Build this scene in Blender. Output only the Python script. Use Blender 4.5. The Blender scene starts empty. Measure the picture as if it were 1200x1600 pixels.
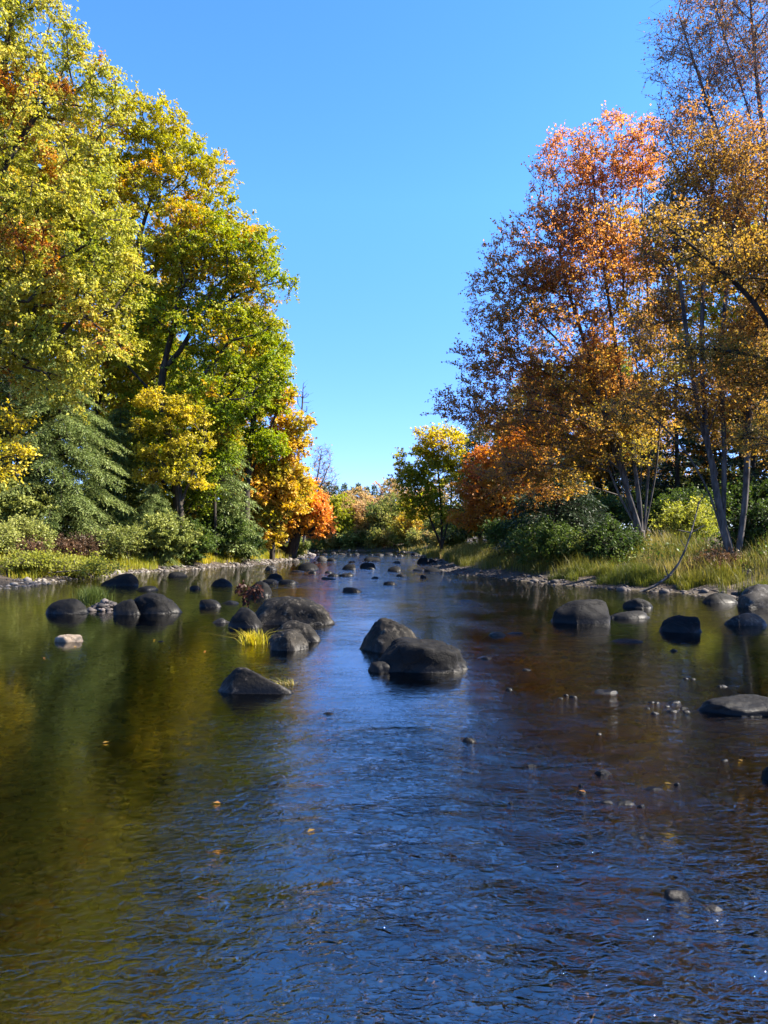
import bpy, math
import numpy as np
R_ = math.radians
C = bpy.context.scene.collection
sc = bpy.context.scene

# ------------------------------------------------------------------ camera
F = 1155.0                        # focal length in photo pixels (photo 1200 x 1600)
CAM_H = 1.6
PITCH = math.atan(45 / F)
cam_d = bpy.data.cameras.new('camera'); cam = bpy.data.objects.new('camera', cam_d); C.objects.link(cam)
cam_d.sensor_fit = 'VERTICAL'; cam_d.sensor_height = 36.0
cam_d.lens = 36.0 * F / 1600.0
cam_d.clip_start = 0.05; cam_d.clip_end = 6000
cam.location = (0, 0, CAM_H); cam.rotation_euler = (math.pi / 2 + PITCH, 0, 0)
sc.camera = cam

# ------------------------------------------------------------------ light
SUN_EL, SUN_AZ = R_(43), R_(88)   # azimuth clockwise from +Y (view direction): the sun stands to the right
w = bpy.data.worlds.new('World'); sc.world = w; w.use_nodes = True
nt = w.node_tree; bg = nt.nodes['Background']
sky = nt.nodes.new('ShaderNodeTexSky'); sky.sky_type = 'NISHITA'; sky.sun_disc = False
sky.sun_elevation = SUN_EL; sky.sun_rotation = SUN_AZ
sky.air_density = 0.68; sky.dust_density = 0.0; sky.ozone_density = 3.0; sky.altitude = 100
hsv = nt.nodes.new('ShaderNodeHueSaturation'); hsv.inputs['Saturation'].default_value = 1.22; hsv.inputs['Hue'].default_value = 0.505
nt.links.new(sky.outputs[0], hsv.inputs['Color']); # a dry clear day: the band near the horizon is deeper than the default sky's
tc = nt.nodes.new('ShaderNodeTexCoord'); sx = nt.nodes.new('ShaderNodeSeparateXYZ'); nt.links.new(tc.outputs['Generated'], sx.inputs[0])
hr = nt.nodes.new('ShaderNodeValToRGB'); nt.links.new(sx.outputs[2], hr.inputs[0])
hr.color_ramp.elements[0].position = 0.0; hr.color_ramp.elements[0].color = (0.38, 0.345, 0.45, 1)
hr.color_ramp.elements[1].position = 0.42; hr.color_ramp.elements[1].color = (1, 1, 1, 1)
e_ = hr.color_ramp.elements.new(0.16); e_.color = (0.66, 0.64, 0.80, 1)
hm = nt.nodes.new('ShaderNodeMix'); hm.data_type = 'RGBA'; hm.blend_type = 'MULTIPLY'; hm.inputs[0].default_value = 1
nt.links.new(hsv.outputs[0], hm.inputs[6]); nt.links.new(hr.outputs[0], hm.inputs[7]); nt.links.new(hm.outputs[2], bg.inputs[0]); bg.inputs[1].default_value = 0.125
sd = bpy.data.lights.new('sun', 'SUN'); so = bpy.data.objects.new('sun', sd); C.objects.link(so)
sd.energy = 4.6; sd.angle = R_(0.53); sd.color = (1.0, 0.91, 0.78)
from mathutils import Vector
sv = Vector((math.sin(SUN_AZ) * math.cos(SUN_EL), math.cos(SUN_AZ) * math.cos(SUN_EL), math.sin(SUN_EL)))
so.rotation_euler = sv.to_track_quat('Z', 'Y').to_euler(); so.location = (60, 0, 60)
sc.view_settings.view_transform = 'Standard'; sc.view_settings.look = 'None'
sc.view_settings.gamma = 1.0; sc.view_settings.exposure = 2.15
sc.cycles.max_bounces = 8; sc.cycles.diffuse_bounces = 3; sc.cycles.glossy_bounces = 3
sc.cycles.transmission_bounces = 4; sc.cycles.transparent_max_bounces = 8
sc.cycles.use_denoising = True
sc.cycles.caustics_reflective = False; sc.cycles.caustics_refractive = False

# ------------------------------------------------------------------ helpers
cp, sp = math.cos(PITCH), math.sin(PITCH)
def ray(px, py):
    u = (px - 600) / F; v = (800 - py) / F
    return np.array([u, cp - v * sp, sp + v * cp])
def at(px, py, Y):
    """world point seen at a photo pixel, Y metres ahead"""
    r = ray(px, py); return np.array([0, 0, CAM_H]) + r * (Y / r[1])
def ground_at(px, py, z=0.0):
    r = ray(px, py); t = (z - CAM_H) / r[2]
    return np.array([0, 0, CAM_H]) + r * t
def ppm(Y): return F / Y          # photo pixels per metre at distance Y

def _hash(ix, iy, iz, seed):
    n = (ix * 374761393 + iy * 668265263 + iz * 2147483647 + seed * 974634777) & 0xFFFFFFFF
    n = ((n ^ (n >> 13)) * 1274126177) & 0xFFFFFFFF
    n = (n ^ (n >> 16)) & 0xFFFFFF
    return n / float(0xFFFFFF)
def vnoise(P, seed=0):
    P = np.asarray(P, float); i = np.floor(P).astype(np.int64); f = P - i
    f = f * f * (3 - 2 * f); out = 0
    for dx in (0, 1):
        wx = f[:, 0] if dx else 1 - f[:, 0]
        for dy in (0, 1):
            wy = f[:, 1] if dy else 1 - f[:, 1]
            for dz in (0, 1):
                wz = f[:, 2] if dz else 1 - f[:, 2]
                out = out + wx * wy * wz * _hash(i[:, 0] + dx, i[:, 1] + dy, i[:, 2] + dz, seed)
    return out
def fbm(P, octv=4, seed=0):
    P = np.asarray(P, float); s = 0; a = 0.5; tot = 0
    for k in range(octv):
        s = s + a * vnoise(P * 2 ** k + 17.3 * k, seed + k); tot += a; a *= 0.5
    return s / tot
def unit(v):
    return v / np.maximum(np.linalg.norm(v, axis=-1, keepdims=True), 1e-9)

def build(name, V, faces, mat, parent=None, attr=None, smooth=False, loc=None):
    """link ONE mesh object from a list of (n,k) index arrays"""
    me = bpy.data.meshes.new(name)
    V = np.asarray(V, np.float32)
    if loc is not None: V = V - np.asarray(loc, np.float32)
    me.vertices.add(len(V)); me.vertices.foreach_set('co', V.ravel())
    loops = np.concatenate([f.ravel() for f in faces]).astype(np.int32)
    tot = np.concatenate([np.full(len(f), f.shape[1]) for f in faces])
    st = np.concatenate([[0], np.cumsum(tot)[:-1]]).astype(np.int32)
    me.loops.add(len(loops)); me.loops.foreach_set('vertex_index', loops)
    me.polygons.add(len(st)); me.polygons.foreach_set('loop_start', st)
    if smooth: me.polygons.foreach_set('use_smooth', np.ones(len(st), bool))
    if attr is not None:
        a = me.attributes.new('tint', 'FLOAT', 'POINT'); a.data.foreach_set('value', np.asarray(attr, np.float32))
    me.update(calc_edges=True)
    if mat: me.materials.append(mat)
    o = bpy.data.objects.new(name, me); C.objects.link(o)
    if parent is not None: o.parent = parent
    elif loc is not None: o.location = [float(c) for c in loc]
    return o
def tag(o, label=None, cat=None, group=None, kind=None):
    if label: o['label'] = label
    if cat: o['category'] = cat
    if group: o['group'] = group
    if kind: o['kind'] = kind
    return o
def empty(name, loc, label, cat, group=None):
    o = bpy.data.objects.new(name, None); C.objects.link(o); o.location = [float(c) for c in loc]
    o.empty_display_size = 0.3
    return tag(o, label, cat, group)
def copy_tree(o, loc, rz=0.0, s=1.0, label=None):
    c = o.copy(); C.objects.link(c); c.location = [float(q) for q in loc]
    c.rotation_euler = (0, 0, rz); c.scale = (s, s, s)
    if label: c['label'] = label
    for ch in list(o.children):
        d = ch.copy(); C.objects.link(d); d.parent = c
    return c

# ------------------------------------------------------------------ materials
def new_mat(name):
    m = bpy.data.materials.new(name); m.use_nodes = True
    n = m.node_tree.nodes; l = m.node_tree.links
    return m, n, l, n['Principled BSDF'], n['Material Output']
def ramp(n, stops, interp='LINEAR'):
    r = n.new('ShaderNodeValToRGB'); r.color_ramp.interpolation = interp
    e = r.color_ramp.elements
    e[0].position, e[0].color = stops[0][0], (*stops[0][1], 1)
    e[1].position, e[1].color = stops[-1][0], (*stops[-1][1], 1)
    for p, c in stops[1:-1]:
        x = e.new(p); x.color = (*c, 1)
    return r
def leaf_mat(name, stops, trans=0.4, rough=0.5, spec=0.18):
    m, n, l, b, out = new_mat(name)
    a = n.new('ShaderNodeAttribute'); a.attribute_name = 'tint'
    r = ramp(n, stops); l.new(a.outputs['Fac'], r.inputs[0])
    l.new(r.outputs[0], b.inputs['Base Color']); b.inputs['Roughness'].default_value = rough
    b.inputs['Specular IOR Level'].default_value = spec
    t = n.new('ShaderNodeBsdfTranslucent')
    hs = n.new('ShaderNodeHueSaturation'); hs.inputs['Saturation'].default_value = 1.1; hs.inputs['Value'].default_value = 1.25
    l.new(r.outputs[0], hs.inputs['Color']); l.new(hs.outputs[0], t.inputs[0])
    mx = n.new('ShaderNodeMixShader'); mx.inputs[0].default_value = trans
    l.new(b.outputs[0], mx.inputs[1]); l.new(t.outputs[0], mx.inputs[2]); l.new(mx.outputs[0], out.inputs['Surface'])
    return m
def bark_mat(name, c1, c2, scale=6.0):
    m, n, l, b, out = new_mat(name)
    g = n.new('ShaderNodeNewGeometry')
    mp = n.new('ShaderNodeMapping'); mp.inputs['Scale'].default_value = (1, 1, 0.25); l.new(g.outputs['Position'], mp.inputs[0])
    t = n.new('ShaderNodeTexNoise'); t.inputs['Scale'].default_value = scale; t.inputs['Detail'].default_value = 6; l.new(mp.outputs[0], t.inputs[0])
    r = ramp(n, [(0.32, c1), (0.68, c2)]); l.new(t.outputs[0], r.inputs[0]); l.new(r.outputs[0], b.inputs['Base Color'])
    bp = n.new('ShaderNodeBump'); bp.inputs['Distance'].default_value = 0.03; l.new(t.outputs[0], bp.inputs['Height']); l.new(bp.outputs[0], b.inputs['Normal'])
    b.inputs['Roughness'].default_value = 0.9; b.inputs['Specular IOR Level'].default_value = 0.2
    return m
def stone_mat(name, dark, light, lichen, wet=0.5, lich_lo=0.56):
    m, n, l, b, out = new_mat(name)
    g = n.new('ShaderNodeNewGeometry')
    t = n.new('ShaderNodeTexNoise'); t.inputs['Scale'].default_value = 3.2; t.inputs['Detail'].default_value = 9; t.inputs['Roughness'].default_value = 0.68
    l.new(g.outputs['Position'], t.inputs[0])
    r = ramp(n, [(0.3, dark), (0.72, light)]); l.new(t.outputs[0], r.inputs[0])
    t2 = n.new('ShaderNodeTexNoise'); t2.inputs['Scale'].default_value = 9; t2.inputs['Detail'].default_value = 7; t2.inputs['Roughness'].default_value = 0.7
    l.new(g.outputs['Position'], t2.inputs[0])
    r2 = ramp(n, [(lich_lo, (0, 0, 0)), (lich_lo + 0.14, (1, 1, 1))]); l.new(t2.outputs[0], r2.inputs[0])
    t3 = n.new('ShaderNodeTexNoise'); t3.inputs['Scale'].default_value = 1.4; t3.inputs['Detail'].default_value = 5; t3.inputs['Distortion'].default_value = 0.6
    l.new(g.outputs['Position'], t3.inputs[0])
    r3 = ramp(n, [(0.42, (0.26, 0.26, 0.26)), (0.64, (1.15, 1.1, 1.0))]); l.new(t3.outputs[0], r3.inputs[0])
    m3 = n.new('ShaderNodeMix'); m3.data_type = 'RGBA'; m3.blend_type = 'MULTIPLY'; m3.inputs[0].default_value = 1
    l.new(r.outputs[0], m3.inputs[6]); l.new(r3.outputs[0], m3.inputs[7])
    vc = n.new('ShaderNodeTexVoronoi'); vc.feature = 'DISTANCE_TO_EDGE'; vc.inputs['Scale'].default_value = 1.3
    wp = n.new('ShaderNodeVectorMath'); wp.operation = 'MULTIPLY_ADD'; l.new(t2.outputs['Color'], wp.inputs[0]); wp.inputs[1].default_value = (0.22, 0.22, 0.22); l.new(g.outputs['Position'], wp.inputs[2]); l.new(wp.outputs[0], vc.inputs['Vector'])
    ck = n.new('ShaderNodeMapRange'); l.new(vc.outputs['Distance'], ck.inputs[0]); ck.inputs[1].default_value = 0.0; ck.inputs[2].default_value = 0.03; ck.inputs[3].default_value = 0.0; ck.inputs[4].default_value = 1.0
    mx = n.new('ShaderNodeMix'); mx.data_type = 'RGBA'
    l.new(r2.outputs[0], mx.inputs[0]); l.new(m3.outputs[2], mx.inputs[6]); mx.inputs[7].default_value = (*lichen, 1)
    # wet band just above the water
    s = n.new('ShaderNodeSeparateXYZ'); l.new(g.outputs['Position'], s.inputs[0])
    ad = n.new('ShaderNodeMath'); ad.operation = 'MULTIPLY_ADD'; l.new(t.outputs[0], ad.inputs[0]); ad.inputs[1].default_value = -0.12; l.new(s.outputs[2], ad.inputs[2])
    mr = n.new('ShaderNodeMapRange'); l.new(ad.outputs[0], mr.inputs[0]); mr.inputs[1].default_value = -0.03; mr.inputs[2].default_value = 0.05
    mr.inputs[3].default_value = wet; mr.inputs[4].default_value = 1.0
    mu = n.new('ShaderNodeMix'); mu.data_type = 'RGBA'; mu.blend_type = 'MULTIPLY'; mu.inputs[0].default_value = 1
    l.new(mx.outputs[2], mu.inputs[6]); l.new(mr.outputs[0], mu.inputs[7]); l.new(mu.outputs[2], b.inputs['Base Color'])
    rr = n.new('ShaderNodeMapRange'); l.new(ad.outputs[0], rr.inputs[0]); rr.inputs[1].default_value = -0.03; rr.inputs[2].default_value = 0.06
    rr.inputs[3].default_value = 0.4; rr.inputs[4].default_value = 0.75; l.new(rr.outputs[0], b.inputs['Roughness'])
    b.inputs['Specular IOR Level'].default_value = 0.18
    bp = n.new('ShaderNodeBump'); bp.inputs['Distance'].default_value = 0.02; bp.inputs['Strength'].default_value = 0.7
    av = n.new('ShaderNodeMath'); av.operation = 'ADD'; l.new(t.outputs[0], av.inputs[0]); l.new(t2.outputs[0], av.inputs[1])
    a2 = n.new('ShaderNodeMath'); a2.operation = 'MULTIPLY_ADD'; l.new(ck.outputs[0], a2.inputs[0]); a2.inputs[1].default_value = 0.5; l.new(av.outputs[0], a2.inputs[2]); l.new(a2.outputs[0], bp.inputs['Height']); l.new(bp.outputs[0], b.inputs['Normal'])
    return m

M = {}
M['stone'] = stone_mat('dark_stone', (0.003, 0.003, 0.0033), (0.008, 0.0078, 0.0076), (0.03, 0.029, 0.026), lich_lo=0.62)
M['stone_brown'] = stone_mat('brown_stone', (0.006, 0.0055, 0.005), (0.03, 0.026, 0.02), (0.11, 0.094, 0.07), lich_lo=0.55)
M['stone_grey'] = stone_mat('grey_stone', (0.012, 0.0115, 0.0115), (0.05, 0.047, 0.044), (0.10, 0.095, 0.085), lich_lo=0.52)
M['stone_pale'] = stone_mat('pale_stone', (0.26, 0.2, 0.15), (0.46, 0.37, 0.28), (0.5, 0.45, 0.38), wet=0.6)
M['pebble'] = None
M['bark_dark'] = bark_mat('dark_bark', (0.02, 0.016, 0.012), (0.07, 0.058, 0.045))
M['bark_grey'] = bark_mat('grey_bark', (0.03, 0.027, 0.024), (0.14, 0.125, 0.11), 9)
M['bark_pale'] = bark_mat('pale_bark', (0.16, 0.145, 0.125), (0.36, 0.33, 0.29), 8)
M['bark_twig'] = bark_mat('mauve_grey_twig_bark', (0.085, 0.072, 0.07), (0.2, 0.175, 0.17), 9)
def lerp(*cs):
    k = len(cs) - 1
    return [(i / k, c) for i, c in enumerate(cs)]
GREEN = (0.10, 0.19, 0.018); YGREEN = (0.30, 0.33, 0.022); YEL = (0.58, 0.42, 0.025); ORG = (0.62, 0.20, 0.02); RUST = (0.34, 0.075, 0.02); RED = (0.55, 0.09, 0.035); BROWN = (0.20, 0.09, 0.03)
M['leaf_oak'] = leaf_mat('olive_yellow_leaf', [(0, (0.17, 0.22, 0.025)), (0.4, (0.37, 0.37, 0.05)), (0.66, (0.58, 0.47, 0.085)), (0.82, (0.56, 0.28, 0.045)), (1, (0.45, 0.13, 0.03))])
M['leaf_lime'] = leaf_mat('yellow_green_leaf', [(0, (0.16, 0.22, 0.02)), (0.5, (0.38, 0.36, 0.03)), (0.75, (0.55, 0.42, 0.035)), (1, (0.58, 0.29, 0.03))])
M['leaf_lime2'] = leaf_mat('backlit_lime_leaf', [(0, (0.18, 0.23, 0.03)), (0.5, (0.40, 0.38, 0.04)), (0.75, (0.55, 0.42, 0.06)), (1, (0.58, 0.3, 0.06))], trans=0.6)
M['leaf_green'] = leaf_mat('green_maple_leaf', [(0, (0.09, 0.16, 0.015)), (0.5, (0.23, 0.30, 0.022)), (0.8, (0.40, 0.36, 0.03)), (1, (0.58, 0.29, 0.03))])
M['leaf_yellow'] = leaf_mat('yellow_beech_leaf', [(0, (0.26, 0.28, 0.03)), (0.4, (0.50, 0.42, 0.045)), (0.8, (0.64, 0.48, 0.05)), (1, (0.46, 0.28, 0.07))])
M['leaf_orange'] = leaf_mat('orange_maple_leaf', [(0, (0.34, 0.34, 0.04)), (0.35, (0.56, 0.39, 0.055)), (0.7, (0.62, 0.31, 0.06)), (1, (0.62, 0.2, 0.07))])
M['leaf_coral'] = leaf_mat('coral_maple_leaf', [(0, (0.66, 0.43, 0.06)), (0.4, (0.74, 0.38, 0.07)), (0.75, (0.74, 0.27, 0.09)), (1, (0.68, 0.17, 0.11))])
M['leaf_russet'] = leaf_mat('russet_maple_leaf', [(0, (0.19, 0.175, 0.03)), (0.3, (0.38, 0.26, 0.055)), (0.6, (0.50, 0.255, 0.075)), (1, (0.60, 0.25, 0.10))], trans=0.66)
M['leaf_rust'] = leaf_mat('rust_maple_leaf', [(0, (0.26, 0.22, 0.03)), (0.4, (0.48, 0.27, 0.05)), (0.75, (0.52, 0.20, 0.05)), (1, (0.48, 0.14, 0.05))], trans=0.55)
M['leaf_gold'] = leaf_mat('gold_brown_leaf', [(0, (0.16, 0.135, 0.025)), (0.4, (0.38, 0.24, 0.055)), (0.75, (0.40, 0.20, 0.065)), (1, (0.36, 0.15, 0.09))], trans=0.5)
M['leaf_shrub'] = leaf_mat('pale_shrub_leaf', [(0, (0.10, 0.13, 0.025)), (0.6, (0.26, 0.28, 0.07)), (1, (0.43, 0.40, 0.13))], trans=0.3, rough=0.4)
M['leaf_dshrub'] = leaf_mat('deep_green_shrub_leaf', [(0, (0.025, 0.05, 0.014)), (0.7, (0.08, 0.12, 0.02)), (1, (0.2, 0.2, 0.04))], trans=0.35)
M['leaf_lshrub'] = leaf_mat('lime_shrub_leaf', [(0, (0.14, 0.17, 0.03)), (0.6, (0.29, 0.30, 0.05)), (1, (0.44, 0.37, 0.08))], trans=0.5)
M['leaf_bramble'] = leaf_mat('red_brown_bramble_leaf', [(0, (0.04, 0.03, 0.018)), (0.6, (0.12, 0.065, 0.035)), (1, (0.22, 0.15, 0.06))], trans=0.3)
M['leaf_maroon'] = leaf_mat('maroon_weed_leaf', [(0, (0.02, 0.009, 0.006)), (1, (0.055, 0.018, 0.010))], trans=0.25)
M['needle'] = leaf_mat('hemlock_needle', [(0, (0.06, 0.095, 0.028)), (0.5, (0.16, 0.21, 0.06)), (1, (0.30, 0.33, 0.11))], trans=0.25, rough=0.45)
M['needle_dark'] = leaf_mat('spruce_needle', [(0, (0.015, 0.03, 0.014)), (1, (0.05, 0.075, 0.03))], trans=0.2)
M['needle_far'] = leaf_mat('far_pine_needle', [(0, (0.05, 0.08, 0.03)), (1, (0.14, 0.17, 0.06))], trans=0.2)
M['leaf_far'] = leaf_mat('far_autumn_leaf', [(0, (0.17, 0.21, 0.05)), (0.35, (0.34, 0.31, 0.09)), (0.7, (0.46, 0.31, 0.13)), (1, (0.5, 0.27, 0.15))], trans=0.5)
M['grass_y'] = leaf_mat('bank_grass_blade', [(0, (0.06, 0.065, 0.014)), (0.5, (0.15, 0.145, 0.028)), (0.85, (0.31, 0.25, 0.07)), (1, (0.38, 0.29, 0.14))], trans=0.4)
M['grass_b'] = leaf_mat('bright_grass_blade', [(0, (0.14, 0.18, 0.02)), (0.5, (0.36, 0.34, 0.03)), (1, (0.6, 0.46, 0.06))], trans=0.4)
M['grass_y2'] = leaf_mat('sedge_blade', [(0, (0.07, 0.085, 0.015)), (0.5, (0.17, 0.17, 0.025)), (1, (0.36, 0.29, 0.06))], trans=0.4)
M['grass_d'] = leaf_mat('dark_sedge_blade', [(0, (0.02, 0.04, 0.01)), (1, (0.10, 0.13, 0.025))], trans=0.3)

def ground_material():
    m, n, l, b, out = new_mat('ground_litter')
    g = n.new('ShaderNodeNewGeometry'); s = n.new('ShaderNodeSeparateXYZ'); l.new(g.outputs['Position'], s.inputs[0])
    t = n.new('ShaderNodeTexNoise'); t.inputs['Scale'].default_value = 1.7; t.inputs['Detail'].default_value = 10; t.inputs['Roughness'].default_value = 0.7; l.new(g.outputs['Position'], t.inputs[0])
    dirt = ramp(n, [(0.3, (0.018, 0.013, 0.009)), (0.55, (0.045, 0.032, 0.02)), (0.75, (0.10, 0.062, 0.032))]); l.new(t.outputs[0], dirt.inputs[0])
    vo = n.new('ShaderNodeTexVoronoi'); vo.inputs['Scale'].default_value = 9.0; vo.inputs['Randomness'].default_value = 1.0; l.new(g.outputs['Position'], vo.inputs[0])
    v2 = n.new('ShaderNodeTexNoise'); v2.inputs['Scale'].default_value = 0.9; v2.inputs['Detail'].default_value = 6; l.new(g.outputs['Position'], v2.inputs[0])
    cell = n.new('ShaderNodeSeparateColor'); l.new(vo.outputs['Color'], cell.inputs[0])
    ad = n.new('ShaderNodeMath'); ad.operation = 'MULTIPLY_ADD'; l.new(cell.outputs[0], ad.inputs[0]); ad.inputs[1].default_value = 0.35; l.new(v2.outputs[0], ad.inputs[2])
    bed = ramp(n, [(0.33, (0.14, 0.11, 0.014)), (0.65, (0.33, 0.25, 0.035)), (0.9, (0.46, 0.36, 0.10))]); l.new(ad.outputs[0], bed.inputs[0])
    mr = n.new('ShaderNodeMapRange'); l.new(s.outputs[2], mr.inputs[0]); mr.inputs[1].default_value = -0.06; mr.inputs[2].default_value = 0.01
    mx = n.new('ShaderNodeMix'); mx.data_type = 'RGBA'; l.new(mr.outputs[0], mx.inputs[0]); l.new(bed.outputs[0], mx.inputs[6]); l.new(dirt.outputs[0], mx.inputs[7])
    l.new(mx.outputs[2], b.inputs['Base Color']); b.inputs['Roughness'].default_value = 0.95
    bp = n.new('ShaderNodeBump'); bp.inputs['Distance'].default_value = 0.05; l.new(vo.outputs['Distance'], bp.inputs['Height']); bp.invert = True
    l.new(bp.outputs[0], b.inputs['Normal'])
    return m
def water_material():
    m, n, l, b, out = new_mat('river_water')
    n.remove(b)
    g = n.new('ShaderNodeNewGeometry')
    s = n.new('ShaderNodeSeparateXYZ'); l.new(g.outputs['Position'], s.inputs[0])
    def noise(scale, sx, sy, rot, detail, rough=0.55, dist=0.0):
        mp = n.new('ShaderNodeMapping'); mp.inputs['Scale'].default_value = (sx, sy, 1); mp.inputs['Rotation'].default_value = (0, 0, R_(rot))
        l.new(g.outputs['Position'], mp.inputs[0])
        t = n.new('ShaderNodeTexNoise'); t.inputs['Scale'].default_value = scale; t.inputs['Detail'].default_value = detail
        t.inputs['Roughness'].default_value = rough; t.inputs['Distortion'].default_value = dist
        l.new(mp.outputs[0], t.inputs[0]); return t
    def math_(op, a, bb=None, c=None):
        x = n.new('ShaderNodeMath'); x.operation = op
        for i, q in enumerate((a, bb, c)):
            if q is None: continue
            if isinstance(q, (int, float)): x.inputs[i].default_value = q
            else: l.new(q, x.inputs[i])
        return x.outputs[0]
    def mrange(v, a, bb, c, d):
        x = n.new('ShaderNodeMapRange'); x.interpolation_type = 'SMOOTHSTEP'; l.new(v, x.inputs[0])
        for i, q in enumerate((a, bb, c, d)): x.inputs[i + 1].default_value = q
        return x.outputs[0]
    big = noise(3.0, 0.8, 1.25, 14, 2, 0.5, 0.6)
    mid = noise(11.5, 0.7, 1.35, -18, 2, 0.5, 1.0)
    fine = noise(27, 0.8, 1.3, 25, 3, 0.55, 0.9)
    patch = noise(0.5, 1.0, 0.6, 0, 3)
    # the fast channel runs down the middle; the left pool and the near left are calm
    ch = mrange(math_('MULTIPLY_ADD', s.outputs[1], 0.22, s.outputs[0]), -0.7, 0.55, 0.0, 1.0)   # the current's edge runs slantwise
    near = mrange(s.outputs[1], 4.2, 9.5, 1.0, 0.0)
    nl = math_('MULTIPLY', near, 0.07)
    far = mrange(s.outputs[1], 19.0, 30.0, 0.0, 1.0)
    act = math_('MAXIMUM', math_('MAXIMUM', ch, nl), math_('MULTIPLY', far, 0.35))
    rp = mrange(s.outputs[0], 2.2, 4.6, 1.0, 0.3)
    rp = math_('MAXIMUM', rp, near)
    act = math_('MULTIPLY', act, rp)
    pm = mrange(patch.outputs[0], 0.38, 0.62, 0.22, 1.1)
    p2 = noise(1.6, 0.7, 1.3, 20, 2); act = math_('MULTIPLY', act, mrange(p2.outputs[0], 0.36, 0.64, 0.55, 1.25))
    act = math_('MULTIPLY_ADD', math_('MULTIPLY', act, pm), 0.92, math_('ADD', 0.05, mrange(s.outputs[1], 5.0, 10.0, 0.0, 0.16)))
    h = math_('MULTIPLY', big.outputs[0], 0.020)
    h = math_('MULTIPLY_ADD', mid.outputs[0], 0.013, h)
    rg = math_('ABSOLUTE', math_('SUBTRACT', mid.outputs[0], 0.5))      # sharp crests
    h = math_('MULTIPLY_ADD', rg, -0.016, h)
    rf = math_('ABSOLUTE', math_('SUBTRACT', fine.outputs[0], 0.5))
    h = math_('MULTIPLY_ADD', rf, -0.007, h)
    h = math_('MULTIPLY_ADD', fine.outputs[0], 0.0085, h)
    h = math_('MULTIPLY', h, math_('MULTIPLY', act, math_('ADD', mrange(s.outputs[1], 2.4, 8.5, 2.2, 0.26), mrange(s.outputs[1], 13.0, 30.0, 0.0, 0.6))))
    bp = n.new('ShaderNodeBump'); bp.inputs['Distance'].default_value = 1.0; bp.inputs['Strength'].default_value = 1.0
    l.new(h, bp.inputs['Height'])
    fr = n.new('ShaderNodeFresnel'); fr.inputs['IOR'].default_value = 3.0; l.new(bp.outputs[0], fr.inputs['Normal'])
    gl = n.new('ShaderNodeBsdfGlossy'); gl.inputs['Roughness'].default_value = 0.006; l.new(bp.outputs[0], gl.inputs['Normal'])
    tr = n.new('ShaderNodeBsdfTransparent'); tr.inputs[0].default_value = (0.88, 0.76, 0.42, 1)
    mx = n.new('ShaderNodeMixShader'); l.new(fr.outputs[0], mx.inputs[0]); l.new(tr.outputs[0], mx.inputs[1]); l.new(gl.outputs[0], mx.inputs[2])
    l.new(mx.outputs[0], out.inputs['Surface'])
    return m
M['ground'] = ground_material(); M['water'] = water_material()

# ------------------------------------------------------------------ terrain and water
LB = [(-14.5, -40), (-13.5, -5), (-13.3, 15), (-12.9, 24.6), (-12.7, 29.3), (-12.5, 36), (-10.2, 43), (-8.8, 47), (-7.6, 61), (-8.6, 85), (-10.5, 99), (-45, 103)]
RB = [(-45, 118), (-6, 114.5), (2, 111), (3.9, 98), (3.7, 80), (3.3, 53), (3.1, 37), (5.0, 32), (6.5, 26.6), (8.9, 23), (9.7, 20.3), (10.9, 14), (10.8, 4), (10.5, -5), (11, -40)]
POLY = np.array(LB + RB, float)
def shore(x, y):
    """signed distance to the waterline: positive on land"""
    P = np.stack([np.ravel(x), np.ravel(y)], 1); d = np.full(len(P), 1e9); ins = np.zeros(len(P), bool)
    for i in range(len(POLY)):
        a, b_ = POLY[i], POLY[(i + 1) % len(POLY)]; ab = b_ - a
        t = np.clip(((P - a) @ ab) / (ab @ ab), 0, 1)
        d = np.minimum(d, np.hypot(*(P - a - t[:, None] * ab).T))
        cr = ((a[1] > P[:, 1]) != (b_[1] > P[:, 1]))
        xs = a[0] + (P[:, 1] - a[1]) * ab[0] / (ab[1] if ab[1] else 1e-9)
        ins ^= cr & (P[:, 0] < xs)
    return np.where(ins, -d, d).reshape(np.shape(x))
def height(x, y):
    x = np.asarray(x, float); y = np.asarray(y, float)
    P = np.stack([x.ravel(), y.ravel(), np.zeros(x.size)], 1)
    d = shore(x, y) + (fbm(P * 0.55, 3, 5).reshape(x.shape) - 0.5) * 1.1
    z = np.interp(d, [-9, -3, -1.0, 0, 0.8, 2.2, 5, 10, 40, 300], [-0.5, -0.34, -0.16, 0.0, 0.13, 0.42, 1.15, 1.7, 2.6, 8])
    bump = (fbm(P * 1.3, 3, 9).reshape(x.shape) - 0.5)
    return z + bump * np.where(d > 0.5, 0.3, 0.10)
def H(x, y): return float(height(np.array([x]), np.array([y]))[0])

def axis(lo, hi, step, far):
    a = list(np.arange(lo, hi + 1e-6, step)); s = step; c = hi
    while c < far: s *= 1.35; c += s; a.append(c)
    s = step; c = lo; pre = []
    while c > -far: s *= 1.35; c -= s; pre.append(c)
    return np.array(pre[::-1] + a)
xs = axis(-26, 24, 0.35, 2500); ys = axis(-4, 125, 0.45, 2500)
X, Y = np.meshgrid(xs, ys); Z = height(X, Y)
V = np.stack([X.ravel(), Y.ravel(), Z.ravel()], 1); nx, ny = len(xs), len(ys)
idx = np.arange(nx * ny).reshape(ny, nx)
fq = np.stack([idx[:-1, :-1], idx[:-1, 1:], idx[1:, 1:], idx[1:, :-1]], -1).reshape(-1, 4)
tag(build('ground', V, [fq], M['ground'], smooth=True), kind='structure')
wv = np.array([(-50, -40, 0), (16, -40, 0), (16, 122, 0), (-50, 122, 0)], float)
tag(build('water', wv, [np.array([[0, 1, 2, 3]])], M['water']), kind='structure')

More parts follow.
